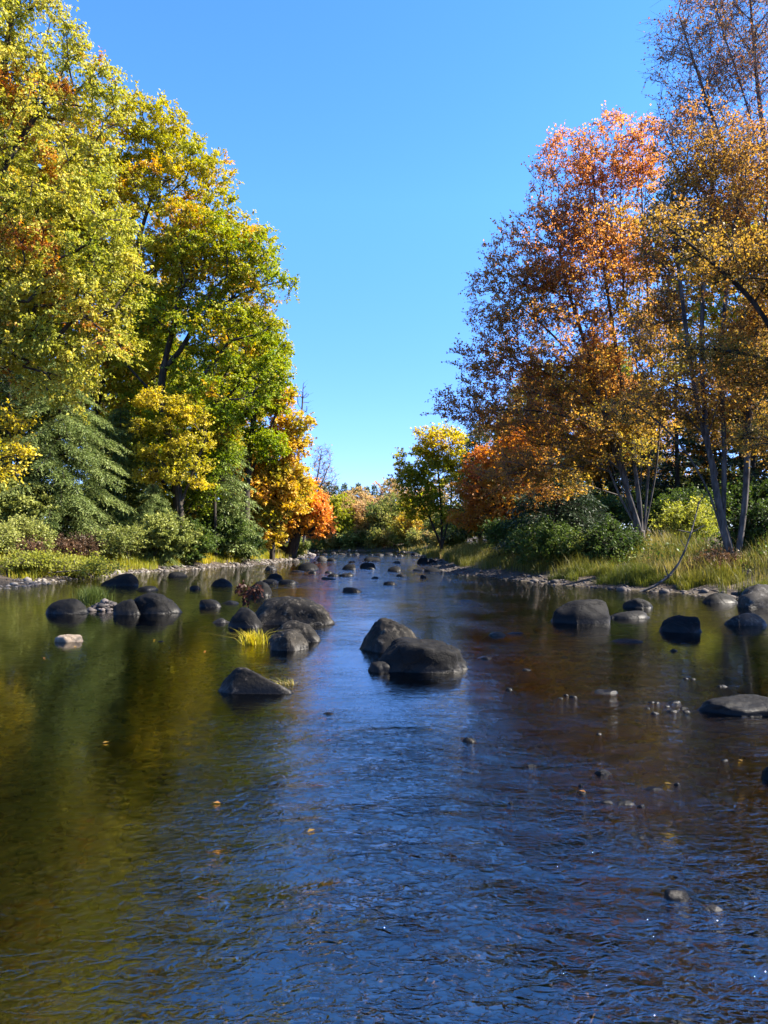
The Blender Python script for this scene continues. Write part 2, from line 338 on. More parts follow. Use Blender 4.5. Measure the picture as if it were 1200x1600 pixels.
# ------------------------------------------------------------------ plant engine
def tubes(pa, pb, ta, tb, ra, rb, k):
    """tapered k-sided prisms from pa to pb with ring tangents ta, tb"""
    def ring(p, t, r):
        ref = np.where(np.abs(t[:, 2:3]) > 0.9, np.array([[1., 0, 0]]), np.array([[0, 0, 1.]]))
        u = unit(np.cross(t, ref)); v = np.cross(t, u)
        ang = np.arange(k) * 2 * math.pi / k
        return p[:, None] + r[:, None, None] * (u[:, None] * np.cos(ang)[None, :, None] + v[:, None] * np.sin(ang)[None, :, None])
    n_ = len(pa); V = np.concatenate([ring(pa, ta, ra), ring(pb, tb, rb)], 1).reshape(-1, 3)
    base = (np.arange(n_) * 2 * k)[:, None, None]
    q = np.stack([[i, (i + 1) % k, k + (i + 1) % k, k + i] for i in range(k)])[None]
    return V, (base + q).reshape(-1, 4)
def kites(pos, d, nrm, L, W, fold=0.18):
    d = unit(d); nrm = unit(nrm - (nrm * d).sum(1, keepdims=True) * d); s = np.cross(d, nrm)
    L = L[:, None]; W = W[:, None]; mid = pos + d * L * 0.48 + nrm * W * fold
    V = np.stack([pos, mid + s * W * 0.5, pos + d * L, mid - s * W * 0.5], 1).reshape(-1, 3)
    return V, np.arange(len(pos) * 4).reshape(-1, 4)

def grow(stems, pts, bf):
    """minimum-spanning growth from seeded stems out to the crown points"""
    P = []; par = []
    for s in stems:
        s = np.asarray(s, float); seg = np.linalg.norm(np.diff(s, axis=0), axis=1); cum = np.concatenate([[0], np.cumsum(seg)])
        m = max(3, int(cum[-1] / 0.45)); t = np.linspace(0, cum[-1], m)
        q = np.stack([np.interp(t, cum, s[:, i]) for i in range(3)], 1)
        if m > 6:   # round the corners of the hand-placed path
            for _ in range(2): q[1:-1] = (q[:-2] + 2 * q[1:-1] + q[2:]) / 4
        b0 = len(P)
        for i, p in enumerate(q):
            P.append(p)
            if i: par.append(b0 + i - 1)
            elif b0 == 0: par.append(-1)
            else:
                dd = np.linalg.norm(np.array(P[:b0]) - p, axis=1); j = int(dd.argmin()); par.append(j if dd[j] < 0.8 else -1)
    n0 = len(P); P = np.array(P)
    plen = np.zeros(n0)
    for i in range(n0):
        if par[i] >= 0: plen[i] = plen[par[i]] + np.linalg.norm(P[i] - P[par[i]])
    N = len(pts); allP = np.vstack([P, pts]); L = np.concatenate([plen, np.zeros(N)]); par = par + [-1] * N
    best = np.full(N, 1e9); bp = np.zeros(N, int)
    for i in range(n0):
        c = np.linalg.norm(pts - P[i], axis=1) * 1.0 + bf * plen[i] + bf * np.linalg.norm(pts - P[i], axis=1)
        c = c + np.maximum(0, P[i, 2] - pts[:, 2] - 0.2) * 0.5
        u = c < best; best[u] = c[u]; bp[u] = i
    todo = np.ones(N, bool); order = []
    for _ in range(N):
        cc = np.where(todo, best, 1e9); j = int(cc.argmin()); todo[j] = False; g = n0 + j
        par[g] = int(bp[j]); dj = np.linalg.norm(allP[g] - allP[par[g]]); L[g] = L[par[g]] + dj; order.append(g)
        dd = np.linalg.norm(pts - pts[j], axis=1); c = dd + bf * (L[g] + dd)
        c = c + np.maximum(0, pts[j, 2] - pts[:, 2] - 0.1) * 0.4
        u = todo & (c < best); best[u] = c[u]; bp[u] = g
    return allP, np.array(par), n0, order

def skeleton(stems, pts, bf, r0, rmin=0.006, expo=2.3, twist=0.0, rng=None):
    P, par, n0, order = grow(stems, pts, bf)
    n_ = len(P); cnt = np.zeros(n_); kids = np.zeros(n_, int)
    for i in range(n_):
        if par[i] >= 0: kids[par[i]] += 1
    cnt[kids == 0] = 1
    depth_order = order[::-1] + list(range(n0 - 1, -1, -1))
    for i in depth_order:
        if par[i] >= 0: cnt[par[i]] += max(cnt[i], 1)
    cnt = np.maximum(cnt, 1); roots = [i for i in range(n_) if par[i] < 0]
    tot = max(cnt[r] for r in roots)
    r = np.maximum(rmin, r0 * (cnt / tot) ** (1 / expo))
    # along the seeded stems add a little taper so a bare stem is not a pipe
    main = np.full(n_, -1); bestc = np.zeros(n_)
    for i in range(n_):
        p = par[i]
        if p >= 0 and cnt[i] > bestc[p]: bestc[p] = cnt[i]; main[p] = i
    e = np.array([i for i in range(n_) if par[i] >= 0]); p = par[e]
    ed = unit(P[e] - P[p]); tan = np.zeros((n_, 3)); tan[e] = ed
    for i in roots: tan[i] = unit(P[main[i]] - P[i]) if main[i] >= 0 else (0, 0, 1)
    t2 = tan.copy(); has = main >= 0
    t2[has] = unit(tan[has] + tan[main[has]])
    ismain = main[p] == e
    ta = np.where(ismain[:, None], t2[p], ed); ra = np.where(ismain, r[p], r[e] * 1.15)
    big = r[e] > 0.035
    V1, f1 = tubes(P[p][big], P[e][big], ta[big], t2[e][big], ra[big], r[e][big], 8) if big.any() else (np.zeros((0, 3)), np.zeros((0, 4), int))
    V2, f2 = tubes(P[p][~big], P[e][~big], ta[~big], t2[e][~big], ra[~big], r[e][~big], 4)
    return P, par, n0, r, tan, np.vstack([V1, V2]), np.vstack([f1, f2 + len(V1)])

def lobe_points(lobes, n_, rng, seed, hollow=0.55, gap=0.42, gscale=0.5):
    """points through a set of ellipsoid lobes (centre, radii), thinner inside, with gaps"""
    vol = np.array([np.prod(l[1]) ** 0.75 for l in lobes]); vol /= vol.sum(); out = []
    for (c, r), f in zip(lobes, vol):
        k = int(n_ * f * 2.2) + 6
        d = unit(rng.normal(size=(k, 3))); rad = rng.uniform(0, 1, k) ** (1 / 3.0)
        rad = np.where(rng.uniform(size=k) < hollow, rad ** 0.35, rad)
        wob = 0.78 + 0.44 * fbm(d * 1.7 + np.asarray(c) * 0.37, 2, seed)
        p = np.asarray(c) + d * (rad * wob)[:, None] * np.asarray(r)
        out.append((p, f))
    res = []
    for p, f in out:
        keep = fbm(p * gscale, 3, seed + 3) > gap
        p = p[keep]; res.append(p[:int(n_ * f) + 1])
    return np.vstack(res)

def tree(name, label, cat, Y, stems, lobes, npts, leaves, mat, bark, r0, tint, seed, bf=0.45, leaf=(0.13, 0.10), twig=(0.35, 0.8), ntw=5,
         droop=0.35, flat=0.6, group=None, gap=0.42, hollow=0.55, parts=('trunk', 'crown'), rd=0.85, gscale=0.5, twig_r=0.004, sway=0.8, up=0.0, shell=None, extra=None):
    """stems: photo-pixel polylines at distance Y (entries may add a depth offset); lobes: (px, py, rx, ry[, dY, depth radius in m])"""
    rng = np.random.RandomState(seed); k = ppm(Y)
    S = []
    for s in stems:
        S.append([at(q[0], q[1], Y + (q[2] if len(q) > 2 else 0)) for q in s])
    base = np.array(S[0][0]); gz = H(base[0], base[1])
    for s in S:
        if s[0][2] < gz + 1.2 and s is S[0]: s[0] = np.array([s[0][0], s[0][1], gz - 0.15])
    base = S[0][0].copy(); base[2] = gz
    Lb = []
    for q in lobes:
        dy = q[4] if len(q) > 4 else 0; c = at(q[0], q[1], Y + dy); rx, ry = q[2] / k, q[3] / k
        Lb.append((c, (rx, q[5] if len(q) > 5 else rx * rd, ry)))
    pts = lobe_points(Lb, npts, rng, seed, hollow, gap, gscale)
    g = height(pts[:, 0], pts[:, 1]); pts = pts[pts[:, 2] > g + 0.15]
    return plant(name, label, cat, base, S, pts, leaves, mat, bark, r0, tint, rng, seed, bf, leaf, twig, ntw, droop, flat, group, parts, twig_r, sway, up, extra)

def plant(name, label, cat, base, S, pts, leaves, mat, bark, r0, tint, rng, seed, bf=0.45, leaf=(0.13, 0.10), twig=(0.35, 0.8), ntw=5, droop=0.35, flat=0.6,
          group=None, parts=('trunk', 'crown'), twig_r=0.004, sway=0.8, up=0.0, extra=None):
    P, par, n0, r, tan, BV, BF = skeleton(S, pts, bf, r0, rng=rng)
    crown_nodes = np.arange(n0, len(P))
    # twigs
    src = np.repeat(crown_nodes, ntw); m = len(src)
    td = unit(tan[src] * 0.7 + rng.normal(size=(m, 3)) * sway * np.array([1, 1, flat]) + np.array([0, 0, up]))
    tl = rng.uniform(twig[0], twig[1], m); tb = P[src] + (P[par[src]] - P[src]) * rng.uniform(0, 0.5, m)[:, None]
    te = tb + td * tl[:, None]; te[:, 2] -= droop * tl * 0.25
    V3, f3 = tubes(tb, te, td, td, np.full(m, twig_r * 1.3), np.full(m, twig_r * 0.5), 3)
    root = empty(name, base, label, cat, group)
    build(parts[0], np.vstack([BV, V3]), [np.vstack([BF, f3 + len(BV)])], bark, root, smooth=True, loc=base)
    if leaves:
        t = rng.randint(0, m, leaves); a = rng.uniform(0.1, 1.05, leaves)
        pos = tb[t] + (te[t] - tb[t]) * a[:, None] + rng.normal(size=(leaves, 3)) * 0.045
        d = unit(td[t] * 0.6 + rng.normal(size=(leaves, 3)) * 0.75 + np.array([0, 0, -droop]))
        nr = rng.normal(size=(leaves, 3)) * (1.0 - 0.5 * (1 - flat)) + np.array([0.25, -0.1, 0.9])
        s = rng.uniform(0.55, 1.35, leaves)
        LV, LF = kites(pos, d, nr, leaf[0] * s, leaf[1] * s)
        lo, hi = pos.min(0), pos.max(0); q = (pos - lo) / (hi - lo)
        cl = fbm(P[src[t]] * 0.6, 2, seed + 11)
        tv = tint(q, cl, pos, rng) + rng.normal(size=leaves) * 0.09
        build(parts[1], LV, [LF], mat, root, attr=np.repeat(np.clip(tv, 0, 1), 4), loc=base)
    return root

def conifer(name, label, base, height_, rad, mat, bark, seed, h0=0.1, nb=120, dens=1.0, droop=0.25, needle=(0.16, 0.05), group=None, r0=0.16, lean=(0, 0), shape=0.8, cat='conifer'):
    rng = np.random.RandomState(seed); base = np.asarray(base, float)
    zz = np.linspace(-0.2, height_, 16); tr = base + np.stack([zz * lean[0], zz * lean[1], zz], 1)
    rr = r0 * (1 - np.clip(zz / height_, 0, 1)) + 0.012
    tt = unit(np.gradient(tr, axis=0)); BV, BF = tubes(tr[:-1], tr[1:], tt[:-1], tt[1:], rr[:-1], rr[1:], 7)
    VB, FB, off = [BV], [BF], len(BV); lp, ld, lt = [], [], []
    for b in range(nb):
        h = h0 + (1 - h0) * (b + rng.uniform()) / nb; az = rng.uniform(0, 2 * math.pi)
        L = rad * (1 - h) ** shape * rng.uniform(0.55, 1.2) + 0.15; m = max(4, int(L / 0.16))
        s = np.linspace(0, 1, m); out = np.array([math.cos(az), math.sin(az), 0]); rise = rng.uniform(-0.05, 0.25)
        p0 = base + np.array([lean[0], lean[1], 1]) * h * height_
        br = p0 + out * (s * L)[:, None] + np.array([0, 0, 1]) * (rise * s * L - droop * s ** 2 * L)[:, None]
        bt = unit(np.gradient(br, axis=0)); r_ = np.maximum(0.004, 0.035 * (L / rad) * (1 - s)) + 0.003
        v, f = tubes(br[:-1], br[1:], bt[:-1], bt[1:], r_[:-1], r_[1:], 4); VB.append(v); FB.append(f + off); off += len(v)
        side = np.cross(out, (0, 0, 1.)); ct = rng.normal() * 0.08
        for j in range(1, m):
            if s[j] < 0.12: continue
            for sg in (-1, 1):
                ll = (0.2 + 0.32 * L * (1 - s[j]) * s[j] * 1.6) * rng.uniform(0.6, 1.2); k = max(2, int(ll / 0.055 * dens))
                q = np.linspace(0.05, 1, k); dd = unit(bt[j] * 0.75 + side * sg * 0.9 + rng.normal(size=3) * 0.18 + np.array([0, 0, -droop * 0.5]))
                pp = br[j] + dd * (q * ll)[:, None] + rng.normal(size=(k, 3)) * 0.025; pp[:, 2] -= droop * 0.5 * ll * q ** 2
                lp.append(pp); ld.append(np.repeat(dd[None], k, 0)); lt.append(np.full(k, 0.42 + ct) + 0.25 * q * s[j])
    lp = np.vstack(lp); ld = np.vstack(ld); lt = np.concatenate(lt); n_ = len(lp)
    d = unit(ld + rng.normal(size=(n_, 3)) * 0.5); nr = rng.normal(size=(n_, 3)) * 0.45 + np.array([0, 0, 1.]); s = rng.uniform(0.7, 1.3, n_)
    LV, LF = kites(lp, d, nr, needle[0] * s, needle[1] * s, 0.05)
    root = empty(name, base, label, cat, group)
    build('trunk', np.vstack(VB), [np.vstack(FB)], bark, root, smooth=True, loc=base)
    build('crown', LV, [LF], mat, root, attr=np.repeat(np.clip(lt + rng.normal(size=n_) * 0.12, 0, 1), 4), loc=base)
    return root

# tints: q = position 0..1 in the crown, cl = clump noise
def flat_tint(b, amp=0.9):
    return lambda q, cl, pos, rng: b + (cl - 0.5) * amp
def patch_tint(b, amp, thr, v):
    return lambda q, cl, pos, rng: np.where(cl > thr, v + (cl - thr) * 0.9, b + (cl - 0.5) * amp)

# ------------------------------------------------------------------ trees on the left bank
tree('oak_tree', 'tall yellow olive tree overhanging the near left bank, cut off by the frame', 'tree', 30,
     [[(-70, 870), (-60, 640), (-40, 420), (-10, 200), (20, 20), (30, -120)], [(-50, 480), (0, 375), (60, 380), (110, 420), (150, 500)], [(-30, 330), (30, 220), (90, 130)],
      [(-52, 560), (10, 530), (80, 520), (130, 590)]],
     [(20, 70, 105, 130), (105, 95, 55, 60), (165, 150, 45, 50), (-80, 120, 150, 160), (60, 240, 120, 120), (100, 360, 120, 90), (0, 420, 120, 110), (70, 480, 105, 70), (110, 590, 55, 45), (-110, 420, 150, 180), (150, 440, 75, 70), (40, 560, 90, 50), (140, 535, 70, 45), (15, -90, 90, 80)],
     1800, 165000, M['leaf_oak'], M['bark_dark'], 0.36, patch_tint(0.44, 0.7, 0.69, 0.78), 11, bf=0.35, leaf=(0.125, 0.08), droop=0.75, gap=0.40)
lime = tree('maple_tree', 'tall yellow-green tree with a rounded top, behind the overhanging olive tree', 'tree', 48,
     [[(150, 862), (150, 640), (135, 480), (150, 330), (200, 210)], [(150, 640), (185, 480), (230, 330), (260, 230)], [(150, 560), (105, 430), (100, 300)], [(190, 470), (270, 400), (330, 330)]],
     [(235, 205, 60, 55), (270, 250, 75, 70), (180, 210, 90, 75), (300, 310, 75, 75), (210, 340, 115, 90), (350, 360, 62, 55), (120, 300, 100, 120), (270, 430, 100, 65), (160, 470, 90, 70), (385, 400, 40, 45), (110, 570, 110, 60), (210, 560, 70, 60), (60, 660, 80, 50), (180, 650, 70, 50)],
     1800, 150000, M['leaf_lime'], M['bark_dark'], 0.3, patch_tint(0.58, 0.7, 0.68, 0.85), 12, bf=0.4, leaf=(0.16, 0.11), gap=0.38)
grn = tree('maple_tree', 'green maple with a dark forked trunk, in the middle of the left bank', 'tree', 46,
     [[(284, 862), (275, 740), (250, 625), (256, 570), (274, 500), (284, 420), (300, 350)], [(258, 575), (285, 545), (305, 505), (335, 485), (372, 462), (405, 448), (440, 440)],
      [(305, 505), (350, 540), (390, 560)], [(272, 510), (300, 470), (345, 450)], [(290, 545), (340, 520), (380, 545)], [(250, 625), (215, 590), (190, 560)]],
     [(330, 410, 70, 60), (410, 440, 52, 38), (350, 520, 88, 42), (300, 380, 70, 60), (405, 530, 42, 40), (280, 480, 70, 50), (350, 600, 88, 50), (425, 580, 30, 40), (300, 660, 70, 45), (225, 560, 60, 60, 3), (390, 390, 45, 50), (250, 640, 70, 60, 3), (210, 700, 60, 60, 3), (300, 790, 70, 40, 3)],
     1500, 95000, M['leaf_green'], M['bark_dark'], 0.34, lambda q, cl, pos, rng: np.where(cl > 0.68, 0.9, 0.38 + 0.38 * q[:, 2] + (cl - 0.5) * 0.9), 13, bf=0.4, leaf=(0.15, 0.115), flat=0.45, gap=0.42)
tree('beech_tree', 'small bright yellow tree with layered branches, between the hemlock and green maple', 'tree', 43,
     [[(283, 868), (282, 780), (270, 700), (260, 640)], [(282, 790), (300, 740), (320, 690)], [(278, 745), (245, 715), (225, 700)]],
     [(250, 625, 40, 16), (290, 650, 45, 15), (235, 668, 36, 13), (295, 690, 40, 16), (245, 708, 40, 13), (300, 725, 34, 13), (255, 745, 44, 12), (225, 742, 18, 8), (310, 755, 24, 10)],
     330, 15000, M['leaf_yellow'], M['bark_dark'], 0.14, flat_tint(0.42, 1.2), 14, leaf=(0.13, 0.09), flat=0.12, droop=0.3, twig=(0.3, 0.6), gap=0.45, gscale=0.9)
tree('maple_tree', 'slender green maple half hiding the right side of the small yellow tree', 'tree', 47,
     [[(338, 868), (336, 790), (332, 720), (338, 650)], [(336, 780), (350, 720), (358, 680)]],
     [(338, 665, 34, 34), (330, 715, 32, 32), (352, 690, 28, 40), (320, 755, 28, 20)],
     330, 15000, M['leaf_green'], M['bark_dark'], 0.1, flat_tint(0.5), 25, leaf=(0.13, 0.10), gap=0.4)
tree('beech_tree', 'yellow sapling reaching in at the left edge below the olive tree', 'tree', 29,
     [[(-70, 880), (-60, 780), (-40, 700), (-20, 640)], [(-55, 760), (-10, 725), (25, 735)], [(-45, 700), (0, 665), (40, 675)]],
     [(-10, 655, 58, 14), (5, 700, 40, 16), (-15, 735, 48, 14), (-60, 690, 40, 60)],
     190, 5500, M['leaf_yellow'], M['bark_dark'], 0.08, flat_tint(0.5, 0.9), 15, leaf=(0.12, 0.09), flat=0.2, gap=0.3)
tree('maple_tree', 'green and yellow tree standing at the edge of the left wood, above the orange maples', 'tree', 54,
     [[(385, 865), (385, 760), (395, 660), (410, 570)], [(386, 750), (420, 680), (440, 620)], [(388, 720), (355, 650), (340, 590)]],
     [(400, 560, 55, 42), (430, 610, 32, 40), (360, 620, 50, 45), (418, 690, 30, 32), (350, 700, 45, 50)],
     800, 40000, M['leaf_green'], M['bark_dark'], 0.26, patch_tint(0.62, 0.8, 0.64, 0.9), 16, leaf=(0.18, 0.14), flat=0.45, gap=0.42)
tree('maple_tree', 'orange maple glowing behind the leaning riverside tree', 'tree', 57,
     [[(425, 866), (428, 790), (432, 720), (440, 650)], [(428, 780), (400, 730), (385, 700)], [(430, 750), (455, 700), (475, 670)]],
     [(440, 700, 38, 32), (415, 760, 52, 42), (400, 815, 42, 32), (450, 745, 34, 32), (465, 660, 26, 12), (462, 690, 24, 9), (440, 650, 26, 26), (365, 800, 30, 25), (440, 770, 46, 40), (385, 740, 40, 40), (395, 840, 40, 16)],
     900, 48000, M['leaf_orange'], M['bark_dark'], 0.22, lambda q, cl, pos, rng: 0.34 + (cl - 0.5) * 1.3, 17, leaf=(0.19, 0.15), gap=0.36)
tree('maple_tree', 'coral and orange maple leaning over the water on a thick dark trunk', 'tree', 64,
     [[(452, 866), (460, 848), (465, 825), (470, 805)], [(466, 822), (445, 800), (425, 785)], [(468, 808), (490, 790), (505, 780)], [(462, 840), (440, 835), (410, 838)]],
     [(455, 785, 42, 26), (485, 790, 30, 24), (430, 815, 48, 26), (495, 825, 26, 15), (470, 765, 26, 18), (410, 840, 36, 14), (500, 805, 20, 16)],
     620, 32000, M['leaf_coral'], M['bark_dark'], 0.5, lambda q, cl, pos, rng: 0.02 + q[:, 0] ** 1.8 * 0.6 + (cl - 0.5) * 0.7, 18, leaf=(0.17, 0.13), gap=0.36)
tree('bare_tree', 'bare grey tree with fine twigs against the sky, behind the coral maple', 'bare tree', 86,
     [[(470, 858), (486, 790), (497, 740), (503, 700)], [(490, 790), (505, 750), (515, 725)]],
     [(503, 720, 16, 26), (510, 742, 16, 20), (498, 765, 18, 20), (518, 758, 10, 10)], 170, 500, M['leaf_far'], M['bark_grey'], 0.14, flat_tint(0.8), 19, bf=0.9, ntw=4, twig=(0.5, 1.2), gap=0.2, leaf=(0.16, 0.12), twig_r=0.009, up=0.4)
tree('bare_tree', 'thin leafless snag sticking out of the left wood toward the sky', 'bare tree', 72,
     [[(462, 866), (464, 760), (468, 690), (472, 640), (474, 600)], [(468, 690), (480, 660), (494, 652)]],
     [(474, 625, 9, 28), (486, 660, 12, 10)], 40, 0, None, M['bark_grey'], 0.12, flat_tint(0.5), 20, bf=0.9, ntw=2, twig=(0.4, 0.9), gap=0.1, twig_r=0.007, up=0.4)
hb = at(90, 865, 41); conifer('hemlock_tree', 'big drooping grey-green hemlock at the waterside on the left', (hb[0], 41, H(hb[0], 41)), 10.6, 5.0, M['needle'], M['bark_dark'], 21, h0=0.04, nb=290, dens=1.7, droop=0.4, shape=0.5, needle=(0.17, 0.038))
hb = at(185, 865, 46); conifer('hemlock_tree', 'smaller hemlock crowding the right side of the big hemlock', (hb[0], 46, H(hb[0], 46)), 8.6, 4.0, M['needle'], M['bark_dark'], 22, h0=0.04, nb=210, dens=1.5, droop=0.4, shape=0.5, needle=(0.18, 0.042))
hb = at(238, 865, 42); copy_tree(bpy.data.objects['hemlock_tree.001'], (hb[0], 42, H(hb[0], 42)), 1.3, 0.5, 'young hemlock in front of the trunk of the small yellow tree')
hb = at(345, 865, 49); conifer('hemlock_tree', 'narrow hemlock between the yellow tree and the orange maples', (hb[0], 49, H(hb[0], 49)), 10.5, 2.9, M['needle'], M['bark_dark'], 23, h0=0.08, nb=170, dens=0.9, droop=0.35, shape=0.6, needle=(0.22, 0.06))
hb = at(10, 865, 40); spruce0 = conifer('spruce_tree', 'dark spruce seen through the gap at the left edge of the wood', (hb[0], 40, H(hb[0], 40)), 16, 3.4, M['needle_dark'], M['bark_dark'], 24, h0=0.12, nb=150, dens=0.7, droop=0.2, needle=(0.26, 0.08))
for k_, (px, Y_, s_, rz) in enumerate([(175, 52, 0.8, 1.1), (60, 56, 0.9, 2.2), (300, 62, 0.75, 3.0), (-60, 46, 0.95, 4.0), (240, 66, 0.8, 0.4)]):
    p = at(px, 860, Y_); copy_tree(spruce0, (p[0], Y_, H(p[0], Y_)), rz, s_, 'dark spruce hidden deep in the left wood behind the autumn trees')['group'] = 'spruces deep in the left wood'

# ------------------------------------------------------------------ trees on the right bank
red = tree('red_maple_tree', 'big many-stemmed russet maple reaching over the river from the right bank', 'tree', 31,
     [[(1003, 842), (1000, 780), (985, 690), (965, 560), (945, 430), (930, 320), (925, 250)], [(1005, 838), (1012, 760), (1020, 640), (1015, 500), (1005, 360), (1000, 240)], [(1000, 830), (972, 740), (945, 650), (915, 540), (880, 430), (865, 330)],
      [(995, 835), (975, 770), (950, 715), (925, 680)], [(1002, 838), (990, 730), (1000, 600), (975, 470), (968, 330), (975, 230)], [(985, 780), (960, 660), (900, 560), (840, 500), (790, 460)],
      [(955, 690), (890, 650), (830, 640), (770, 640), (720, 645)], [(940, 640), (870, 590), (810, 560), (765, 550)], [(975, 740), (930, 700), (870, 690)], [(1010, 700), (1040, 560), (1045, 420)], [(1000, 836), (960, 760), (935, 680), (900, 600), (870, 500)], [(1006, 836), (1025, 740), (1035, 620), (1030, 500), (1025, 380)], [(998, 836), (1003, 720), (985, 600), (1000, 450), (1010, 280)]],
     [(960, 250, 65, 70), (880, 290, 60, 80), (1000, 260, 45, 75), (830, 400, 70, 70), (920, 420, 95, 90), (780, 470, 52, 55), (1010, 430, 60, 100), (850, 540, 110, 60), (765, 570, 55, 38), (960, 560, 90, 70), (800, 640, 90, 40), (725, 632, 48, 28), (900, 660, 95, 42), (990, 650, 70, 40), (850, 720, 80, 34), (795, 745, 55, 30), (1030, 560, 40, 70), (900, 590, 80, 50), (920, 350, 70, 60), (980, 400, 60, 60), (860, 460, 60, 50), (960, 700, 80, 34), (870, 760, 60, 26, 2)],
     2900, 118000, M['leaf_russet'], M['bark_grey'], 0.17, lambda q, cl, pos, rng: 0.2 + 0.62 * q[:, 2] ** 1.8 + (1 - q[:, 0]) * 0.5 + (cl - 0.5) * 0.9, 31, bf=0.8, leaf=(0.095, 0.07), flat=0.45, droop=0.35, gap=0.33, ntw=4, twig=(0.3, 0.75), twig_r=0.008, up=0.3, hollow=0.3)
tree('birch_tree', 'leaning grey-trunked tree with golden leaves and a bare top, near the right edge', 'tree', 25,
     [[(1148, 900), (1125, 800), (1105, 690), (1095, 560), (1100, 420), (1115, 280), (1130, 120), (1140, -40)], [(1140, 880), (1110, 770), (1070, 700), (1020, 650), (980, 625)], [(1130, 830), (1132, 700), (1125, 560), (1140, 400), (1165, 240), (1180, 60)],
      [(1150, 895), (1165, 780), (1170, 640), (1185, 480), (1200, 300)], [(1118, 740), (1090, 640), (1075, 540), (1060, 420), (1050, 300)]],
     [(1110, 330, 95, 90), (1040, 380, 55, 70), (1170, 300, 100, 110), (1120, 470, 100, 80), (1040, 520, 62, 60), (1180, 540, 80, 80), (1090, 610, 100, 45), (1000, 640, 60, 24), (1160, 660, 70, 40), (1100, 220, 70, 60)],
     1900, 46000, M['leaf_gold'], M['bark_grey'], 0.17, lambda q, cl, pos, rng: 0.36 + 0.3 * q[:, 2] + (cl - 0.5) * 0.9, 32, bf=0.75, leaf=(0.085, 0.065), flat=0.45, droop=0.35, gap=0.38, ntw=4, twig=(0.3, 0.7), twig_r=0.005, up=0.2, hollow=0.4)
tree('birch_tree', 'tall nearly bare tree whose purple twigs fill the upper right corner', 'tree', 27,
     [[(1262, 905), (1250, 700), (1225, 480), (1200, 280), (1180, 100), (1165, -100)], [(1235, 560), (1190, 420), (1140, 260), (1095, 130), (1060, 20)], [(1225, 480), (1150, 360), (1080, 280), (1035, 200)], [(1205, 300), (1160, 140), (1120, 20), (1095, -80)], [(1240, 640), (1160, 520), (1080, 430), (1010, 340)], [(1250, 500), (1270, 300), (1260, 60)]],
     [(1090, 110, 75, 85), (1150, 60, 85, 90), (1060, 210, 48, 60), (1180, 180, 90, 90), (1130, -50, 90, 80), (1220, 20, 90, 120), (1110, 320, 70, 60), (1240, 300, 90, 120), (1040, 60, 35, 40)],
     2100, 20000, M['leaf_gold'], M['bark_twig'], 0.13, lambda q, cl, pos, rng: 0.72 + (cl - 0.5) * 0.9, 33, bf=0.8, leaf=(0.08, 0.06), flat=0.8, gap=0.34, ntw=4, twig=(0.35, 0.9), twig_r=0.0055, up=0.35, hollow=0.3)
tree('birch_tree', 'gold-leaved tree standing partly outside the right edge of the frame', 'tree', 21,
     [[(1300, 930), (1290, 720), (1260, 560), (1240, 420)], [(1275, 640), (1180, 470), (1090, 390), (1010, 330)], [(1265, 580), (1200, 560), (1130, 545), (1060, 545)], [(1290, 700), (1330, 500), (1360, 300)]],
     [(1130, 400, 60, 40), (1200, 440, 80, 60), (1100, 545, 60, 28), (1200, 560, 80, 45), (1270, 480, 90, 120), (1340, 380, 90, 130), (1060, 345, 40, 28), (1190, 680, 50, 30)],
     800, 32000, M['leaf_gold'], M['bark_dark'], 0.17, lambda q, cl, pos, rng: 0.42 + (cl - 0.5) * 0.9, 34, bf=0.6, leaf=(0.08, 0.06), flat=0.4, gap=0.38, ntw=4, twig_r=0.005)
tree('maple_tree', 'low rust-orange maple on the right bank under the big russet tree', 'tree', 44,
     [[(800, 858), (795, 820), (780, 770), (770, 720)], [(797, 830), (820, 770), (840, 730)], [(790, 800), (750, 760), (735, 740)]],
     [(775, 730, 46, 36), (740, 760, 36, 30), (820, 740, 45, 38), (785, 780, 60, 30), (760, 805, 40, 22), (830, 690, 45, 34), (725, 800, 24, 22)],
     600, 24000, M['leaf_rust'], M['bark_dark'], 0.16, lambda q, cl, pos, rng: 0.58 + (cl - 0.5) * 1.0, 35, leaf=(0.14, 0.11), gap=0.36)
tree('maple_tree', 'airy olive-green tree with several stems at the river bend on the right', 'tree', 66,
     [[(690, 858), (690, 800), (685, 740), (680, 690)], [(692, 850), (705, 790), (705, 720), (700, 680)], [(688, 850), (668, 800), (645, 760)], [(690, 820), (718, 770), (725, 720)]],
     [(680, 690, 40, 26), (645, 720, 32, 32), (700, 700, 36, 34), (640, 760, 32, 30), (690, 750, 46, 34), (725, 720, 28, 40), (650, 790, 36, 22), (710, 790, 34, 26)],
     650, 26000, M['leaf_lime2'], M['bark_dark'], 0.16, lambda q, cl, pos, rng: 0.36 + 0.3 * q[:, 2] ** 2 + (cl - 0.5) * 0.7, 36, leaf=(0.19, 0.14), gap=0.44)
brn = tree('maple_tree', 'brown and gold tree filling the gap behind the russet maple', 'tree', 52,
     [[(880, 850), (880, 760), (890, 640)], [(880, 780), (850, 680), (830, 620)]],
     [(860, 640, 70, 60), (900, 720, 70, 60), (830, 700, 60, 60), (930, 640, 60, 60)],
     500, 24000, M['leaf_gold'], M['bark_dark'], 0.24, flat_tint(0.35), 37, leaf=(0.17, 0.13), gap=0.4)
hb = at(750, 860, 60); conifer('spruce_tree', 'dark green conifer top showing behind the olive-green tree', (hb[0], 60, H(hb[0], 60)), 12.8, 3.0, M['needle_dark'], M['bark_dark'], 38, h0=0.1, nb=150, dens=0.7, needle=(0.3, 0.09))
